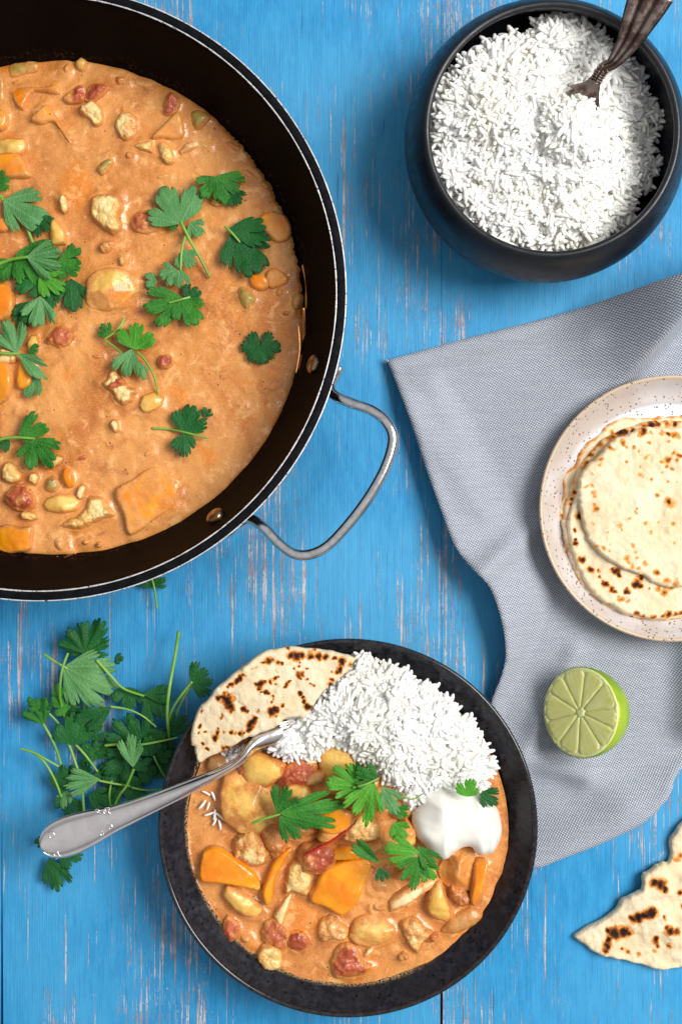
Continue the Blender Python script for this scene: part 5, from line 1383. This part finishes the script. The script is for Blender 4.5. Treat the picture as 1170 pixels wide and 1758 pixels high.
MAT = dict(n='leaf', d='leaf_dark', p='leaf_pale', b='leaf_bright')
LEAF_SCALE = [0.94]
def sprig(label, leaves, stems=(), group=None, name=None):
    """leaves: (base x, base y, angle, length px, spread, z, material, extra dict); stems: (points (x, y, z), radius px)"""
    if len(leaves) == 1 and not stems:
        b = leaves[0]
        v, f, ve = leaf_mesh(b[0], b[1], b[2], b[3] * LEAF_SCALE[0], b[4], b[5], **(b[7] if len(b) > 7 else {}))
        return obj(name or 'coriander_leaf', v, f, M[MAT[b[6]]], None, label, 'coriander', group, attrs=dict(vein=ve))
    f0 = leaves[0] if leaves else None
    o = at(f0[0], f0[1], f0[5]) if f0 else at(*stems[0][0][0])
    t = thing(name or 'coriander_sprig', o, label, 'coriander', group)
    for b in leaves:
        v, f, ve = leaf_mesh(b[0], b[1], b[2], b[3] * LEAF_SCALE[0], b[4], b[5], **(b[7] if len(b) > 7 else {}))
        obj('leaflet', v, f, M[MAT[b[6]]], t, attrs=dict(vein=ve))
    for pts, rad in stems:
        q = np.array([at(*p) for p in pts])
        v, f = tube(q, [rad * S, rad * S * .92, rad * S * .8], 8, 28)
        obj('stem', v, f, M['stem'], t)
    return t

Z0 = PZ + .0022
# --- on the pan curry
sprig('small bright leaf tip entering at the frame edge in the pan', [(-8, 316, 20, 30, 100, Z0 + .002, 'n')])
sprig('pale fan leaf with a short stalk in the pan, above the leaf cluster', [(6, 343, -28, 86, 84, Z0 + .003, 'p', dict(cup=-.02)), (62, 368, -52, 50, 70, Z0 + .002, 'd')], [([(-10, 322, Z0 + .004), (6, 344, Z0 + .003)], 3.0), ([(46, 388, Z0), (54, 410, Z0), (63, 432, Z0)], 3.0)])
sprig('dense coriander cluster of overlapping leaves at the left of the pan curry', [
    (30, 432, -38, 78, 96, Z0 + .003, 'n'), (24, 446, -125, 50, 90, Z0 + .002, 'n'), (72, 478, -165, 55, 100, Z0 + .0035, 'd'),
    (46, 441, -6, 78, 74, Z0 + .007, 'p', dict(ripple=.08, lobes=4)), (100, 448, -22, 52, 120, Z0 + .005, 'n'), (68, 472, -35, 52, 92, Z0 + .006, 'b', dict(arch=.2)),
    (122, 478, -85, 66, 78, Z0 + .001, 'd'), (80, 498, -70, 40, 90, Z0 + .003, 'd'), (112, 442, 25, 32, 80, Z0 + .002, 'd'), (2, 462, 90, 22, 80, Z0 + .004, 'n')],
    [([(-12, 458, Z0 + .004), (18, 446, Z0 + .005), (48, 441, Z0 + .007)], 3.2)])
sprig('pair of drooping leaves, one pale one dark, just below the dense cluster', [(70, 508, -98, 68, 76, Z0 + .005, 'p', dict(ripple=.09)), (68, 516, -125, 62, 70, Z0 + .002, 'd'), (38, 536, -100, 30, 80, Z0 + .001, 'd')])
sprig('pale sprig with an upright leaf and a slender leaf at the left frame edge', [(30, 607, 108, 66, 66, Z0 + .005, 'p', dict(ripple=.07)), (30, 606, -34, 72, 40, Z0 + .005, 'p', dict(lobes=2, fold=.3)), (50, 600, -10, 22, 90, Z0 + .003, 'n')], [([(-10, 604, Z0 + .006), (12, 607, Z0 + .006), (34, 607, Z0 + .005)], 2.8)])
sprig('single medium green leaf below the slender pale one in the pan', [(68, 645, -122, 54, 66, Z0 + .002, 'p', dict(fold=.15))])
sprig('bright two-leaf sprig in the lower left of the pan', [(32, 752, 22, 64, 76, Z0 + .004, 'n', dict(fold=.12)), (58, 754, -72, 62, 118, Z0 + .005, 'n', dict(lobes=4)), (18, 757, -150, 32, 80, Z0 + .002, 'd')], [([(-10, 757, Z0 + .006), (20, 751, Z0 + .006), (60, 753, Z0 + .005)], 2.8)])
sprig('large pale leaf with two tiny side leaves on a long straight stem', [(311, 384, 110, 84, 118, Z0 + .005, 'p', dict(lobes=3, notch=.42, cup=-.02)), (306, 388, 165, 24, 90, Z0 + .003, 'n'), (326, 382, -45, 36, 96, Z0 + .004, 'p')], [([(310, 380, Z0 + .005), (325, 410, Z0 + .005), (344, 444, Z0 + .003), (361, 477, Z0 + .0005)], 2.6)])
sprig('folded bright leaf above the dark leaf, close to the pan wall', [(372, 304, -128, 48, 88, Z0 + .006, 'n', dict(lobes=3)), (368, 303, -34, 62, 74, Z0 + .006, 'n', dict(arch=.25)), (396, 330, -50, 34, 90, Z0 + .003, 'd')])
sprig('large dark green leaf lying at the right of the pan', [(392, 393, -4, 84, 56, Z0 + .004, 'd', dict(lobes=2)), (398, 398, -56, 92, 92, Z0 + .003, 'd', dict(notch=.42))], [([(386, 388, Z0 + .005), (398, 400, Z0 + .005), (412, 416, Z0 + .004)], 2.2)])
sprig('pale sprig of small fans with a dark leaf behind, right of the large potato', [(312, 430, -62, 38, 96, Z0 + .006, 'p'), (310, 462, -98, 42, 84, Z0 + .006, 'p'), (304, 464, -160, 40, 90, Z0 + .005, 'p'), (318, 512, 30, 36, 120, Z0 + .002, 'd'), (270, 484, 175, 28, 90, Z0 + .002, 'p', dict(lobes=2))], [([(318, 406, Z0 + .004), (312, 430, Z0 + .007), (310, 464, Z0 + .006)], 2.4)])
sprig('bold green pair of leaves joined at a stalk, right of the large potato', [(316, 512, 196, 82, 66, Z0 + .005, 'n', dict(lobes=3)), (312, 516, -62, 52, 124, Z0 + .0045, 'n')], [([(326, 510, Z0 + .004), (312, 514, Z0 + .006), (290, 520, Z0 + .006)], 2.2)])
sprig('thin branching sprig with bright and pale leaves on a curved stem in mid pan', [(232, 600, 82, 50, 112, Z0 + .006, 'b', dict(lobes=3)), (228, 598, -108, 60, 62, Z0 + .005, 'p', dict(fold=.2)), (240, 622, -75, 34, 60, Z0 + .004, 'p'), (190, 572, 145, 26, 96, Z0 + .003, 'n')], [([(214, 546, Z0 + .003), (202, 566, Z0 + .004), (180, 582, Z0 + .003)], 2.2), ([(180, 584, Z0 + .003), (200, 598, Z0 + .004), (218, 616, Z0 + .004)], 1.8), ([(236, 604, Z0 + .006), (252, 622, Z0 + .005), (266, 650, Z0 + .003), (273, 687, Z0)], 2.0)])
sprig('round dark green leaf near the right wall of the pan', [(447, 598, -90, 37, 342, Z0 + .002, 'd', dict(lobes=7, notch=.22, cup=-.04, ripple=.03))])
sprig('dark double leaf with submerged stalk in the lower right of the pan', [(316, 742, 68, 56, 104, Z0 + .0025, 'd', dict(notch=.25)), (316, 744, -88, 44, 92, Z0 + .003, 'd', dict(notch=.25)), (352, 715, 60, 20, 90, Z0 + .001, 'd')], [([(262, 735, Z0 - .0012), (290, 737, Z0 - .001), (316, 742, Z0 + .003), (356, 752, Z0 + .002)], 2.2)])
# --- on the bowl
B0 = .0485
sprig('three-lobed sprig with long stalk lying on the potatoes in the dinner bowl', [(476, 1398, 64, 64, 66, B0 + .003, 'n', dict(rise=.12)), (478, 1396, 4, 112, 40, B0 + .004, 'n', dict(lobes=3, notch=.42)), (480, 1400, -50, 70, 62, B0 + .003, 'n', dict(rise=-.1))], [([(433, 1413, B0 + .001), (452, 1406, B0 + .003), (480, 1398, B0 + .004)], 2.4)])
sprig('leafy bright sprig at the foot of the rice in the dinner bowl', [(618, 1352, 158, 68, 84, B0 + .005, 'b', dict(lobes=4)), (648, 1338, 162, 48, 88, B0 + .008, 'n'), (642, 1342, -112, 86, 62, B0 + .008, 'b', dict(arch=.12, lobes=4)), (655, 1350, -58, 62, 58, B0 + .004, 'p'), (678, 1390, -20, 28, 80, B0 + .004, 'n'), (676, 1412, -58, 36, 90, B0 + .006, 'b'), (618, 1346, 100, 40, 80, B0 + .004, 'd')], [([(606, 1352, B0 + .006), (628, 1346, B0 + .009), (650, 1336, B0 + .008)], 2.0), ([(690, 1366, B0 + .002), (708, 1372, B0 + .003), (726, 1362, B0 + .003)], 1.4)])
sprig('trio of leaves below the yogurt in the dinner bowl', [(720, 1464, 172, 70, 52, B0 + .006, 'b', dict(lobes=3)), (722, 1470, -118, 62, 78, B0 + .004, 'n', dict(lobes=4)), (716, 1452, -50, 62, 50, B0 + .004, 'n', dict(lobes=3)), (728, 1484, -55, 36, 84, B0 + .003, 'b')])
sprig('slender curved leaf left of the trio in the dinner bowl', [(652, 1482, 142, 72, 30, B0 + .005, 'n', dict(lobes=2, fold=.4, notch=.2)), (650, 1490, -70, 30, 70, B0 + .0015, 'd')])
sprig('small bright leaf tucked behind the yogurt against the rice', [(802, 1368, 88, 34, 118, B0 + .004, 'b')])
sprig('small dark leaf behind the yogurt near the bowl wall', [(824, 1362, -30, 38, 88, B0 - .002, 'd')])
# --- on the table
T0 = .004
LEAF_SCALE[0] = 1.0
MAT.update(n='leaf_dark', b='leaf')  # darker greens for the heap: the bowl's shade painted into the leaf colour
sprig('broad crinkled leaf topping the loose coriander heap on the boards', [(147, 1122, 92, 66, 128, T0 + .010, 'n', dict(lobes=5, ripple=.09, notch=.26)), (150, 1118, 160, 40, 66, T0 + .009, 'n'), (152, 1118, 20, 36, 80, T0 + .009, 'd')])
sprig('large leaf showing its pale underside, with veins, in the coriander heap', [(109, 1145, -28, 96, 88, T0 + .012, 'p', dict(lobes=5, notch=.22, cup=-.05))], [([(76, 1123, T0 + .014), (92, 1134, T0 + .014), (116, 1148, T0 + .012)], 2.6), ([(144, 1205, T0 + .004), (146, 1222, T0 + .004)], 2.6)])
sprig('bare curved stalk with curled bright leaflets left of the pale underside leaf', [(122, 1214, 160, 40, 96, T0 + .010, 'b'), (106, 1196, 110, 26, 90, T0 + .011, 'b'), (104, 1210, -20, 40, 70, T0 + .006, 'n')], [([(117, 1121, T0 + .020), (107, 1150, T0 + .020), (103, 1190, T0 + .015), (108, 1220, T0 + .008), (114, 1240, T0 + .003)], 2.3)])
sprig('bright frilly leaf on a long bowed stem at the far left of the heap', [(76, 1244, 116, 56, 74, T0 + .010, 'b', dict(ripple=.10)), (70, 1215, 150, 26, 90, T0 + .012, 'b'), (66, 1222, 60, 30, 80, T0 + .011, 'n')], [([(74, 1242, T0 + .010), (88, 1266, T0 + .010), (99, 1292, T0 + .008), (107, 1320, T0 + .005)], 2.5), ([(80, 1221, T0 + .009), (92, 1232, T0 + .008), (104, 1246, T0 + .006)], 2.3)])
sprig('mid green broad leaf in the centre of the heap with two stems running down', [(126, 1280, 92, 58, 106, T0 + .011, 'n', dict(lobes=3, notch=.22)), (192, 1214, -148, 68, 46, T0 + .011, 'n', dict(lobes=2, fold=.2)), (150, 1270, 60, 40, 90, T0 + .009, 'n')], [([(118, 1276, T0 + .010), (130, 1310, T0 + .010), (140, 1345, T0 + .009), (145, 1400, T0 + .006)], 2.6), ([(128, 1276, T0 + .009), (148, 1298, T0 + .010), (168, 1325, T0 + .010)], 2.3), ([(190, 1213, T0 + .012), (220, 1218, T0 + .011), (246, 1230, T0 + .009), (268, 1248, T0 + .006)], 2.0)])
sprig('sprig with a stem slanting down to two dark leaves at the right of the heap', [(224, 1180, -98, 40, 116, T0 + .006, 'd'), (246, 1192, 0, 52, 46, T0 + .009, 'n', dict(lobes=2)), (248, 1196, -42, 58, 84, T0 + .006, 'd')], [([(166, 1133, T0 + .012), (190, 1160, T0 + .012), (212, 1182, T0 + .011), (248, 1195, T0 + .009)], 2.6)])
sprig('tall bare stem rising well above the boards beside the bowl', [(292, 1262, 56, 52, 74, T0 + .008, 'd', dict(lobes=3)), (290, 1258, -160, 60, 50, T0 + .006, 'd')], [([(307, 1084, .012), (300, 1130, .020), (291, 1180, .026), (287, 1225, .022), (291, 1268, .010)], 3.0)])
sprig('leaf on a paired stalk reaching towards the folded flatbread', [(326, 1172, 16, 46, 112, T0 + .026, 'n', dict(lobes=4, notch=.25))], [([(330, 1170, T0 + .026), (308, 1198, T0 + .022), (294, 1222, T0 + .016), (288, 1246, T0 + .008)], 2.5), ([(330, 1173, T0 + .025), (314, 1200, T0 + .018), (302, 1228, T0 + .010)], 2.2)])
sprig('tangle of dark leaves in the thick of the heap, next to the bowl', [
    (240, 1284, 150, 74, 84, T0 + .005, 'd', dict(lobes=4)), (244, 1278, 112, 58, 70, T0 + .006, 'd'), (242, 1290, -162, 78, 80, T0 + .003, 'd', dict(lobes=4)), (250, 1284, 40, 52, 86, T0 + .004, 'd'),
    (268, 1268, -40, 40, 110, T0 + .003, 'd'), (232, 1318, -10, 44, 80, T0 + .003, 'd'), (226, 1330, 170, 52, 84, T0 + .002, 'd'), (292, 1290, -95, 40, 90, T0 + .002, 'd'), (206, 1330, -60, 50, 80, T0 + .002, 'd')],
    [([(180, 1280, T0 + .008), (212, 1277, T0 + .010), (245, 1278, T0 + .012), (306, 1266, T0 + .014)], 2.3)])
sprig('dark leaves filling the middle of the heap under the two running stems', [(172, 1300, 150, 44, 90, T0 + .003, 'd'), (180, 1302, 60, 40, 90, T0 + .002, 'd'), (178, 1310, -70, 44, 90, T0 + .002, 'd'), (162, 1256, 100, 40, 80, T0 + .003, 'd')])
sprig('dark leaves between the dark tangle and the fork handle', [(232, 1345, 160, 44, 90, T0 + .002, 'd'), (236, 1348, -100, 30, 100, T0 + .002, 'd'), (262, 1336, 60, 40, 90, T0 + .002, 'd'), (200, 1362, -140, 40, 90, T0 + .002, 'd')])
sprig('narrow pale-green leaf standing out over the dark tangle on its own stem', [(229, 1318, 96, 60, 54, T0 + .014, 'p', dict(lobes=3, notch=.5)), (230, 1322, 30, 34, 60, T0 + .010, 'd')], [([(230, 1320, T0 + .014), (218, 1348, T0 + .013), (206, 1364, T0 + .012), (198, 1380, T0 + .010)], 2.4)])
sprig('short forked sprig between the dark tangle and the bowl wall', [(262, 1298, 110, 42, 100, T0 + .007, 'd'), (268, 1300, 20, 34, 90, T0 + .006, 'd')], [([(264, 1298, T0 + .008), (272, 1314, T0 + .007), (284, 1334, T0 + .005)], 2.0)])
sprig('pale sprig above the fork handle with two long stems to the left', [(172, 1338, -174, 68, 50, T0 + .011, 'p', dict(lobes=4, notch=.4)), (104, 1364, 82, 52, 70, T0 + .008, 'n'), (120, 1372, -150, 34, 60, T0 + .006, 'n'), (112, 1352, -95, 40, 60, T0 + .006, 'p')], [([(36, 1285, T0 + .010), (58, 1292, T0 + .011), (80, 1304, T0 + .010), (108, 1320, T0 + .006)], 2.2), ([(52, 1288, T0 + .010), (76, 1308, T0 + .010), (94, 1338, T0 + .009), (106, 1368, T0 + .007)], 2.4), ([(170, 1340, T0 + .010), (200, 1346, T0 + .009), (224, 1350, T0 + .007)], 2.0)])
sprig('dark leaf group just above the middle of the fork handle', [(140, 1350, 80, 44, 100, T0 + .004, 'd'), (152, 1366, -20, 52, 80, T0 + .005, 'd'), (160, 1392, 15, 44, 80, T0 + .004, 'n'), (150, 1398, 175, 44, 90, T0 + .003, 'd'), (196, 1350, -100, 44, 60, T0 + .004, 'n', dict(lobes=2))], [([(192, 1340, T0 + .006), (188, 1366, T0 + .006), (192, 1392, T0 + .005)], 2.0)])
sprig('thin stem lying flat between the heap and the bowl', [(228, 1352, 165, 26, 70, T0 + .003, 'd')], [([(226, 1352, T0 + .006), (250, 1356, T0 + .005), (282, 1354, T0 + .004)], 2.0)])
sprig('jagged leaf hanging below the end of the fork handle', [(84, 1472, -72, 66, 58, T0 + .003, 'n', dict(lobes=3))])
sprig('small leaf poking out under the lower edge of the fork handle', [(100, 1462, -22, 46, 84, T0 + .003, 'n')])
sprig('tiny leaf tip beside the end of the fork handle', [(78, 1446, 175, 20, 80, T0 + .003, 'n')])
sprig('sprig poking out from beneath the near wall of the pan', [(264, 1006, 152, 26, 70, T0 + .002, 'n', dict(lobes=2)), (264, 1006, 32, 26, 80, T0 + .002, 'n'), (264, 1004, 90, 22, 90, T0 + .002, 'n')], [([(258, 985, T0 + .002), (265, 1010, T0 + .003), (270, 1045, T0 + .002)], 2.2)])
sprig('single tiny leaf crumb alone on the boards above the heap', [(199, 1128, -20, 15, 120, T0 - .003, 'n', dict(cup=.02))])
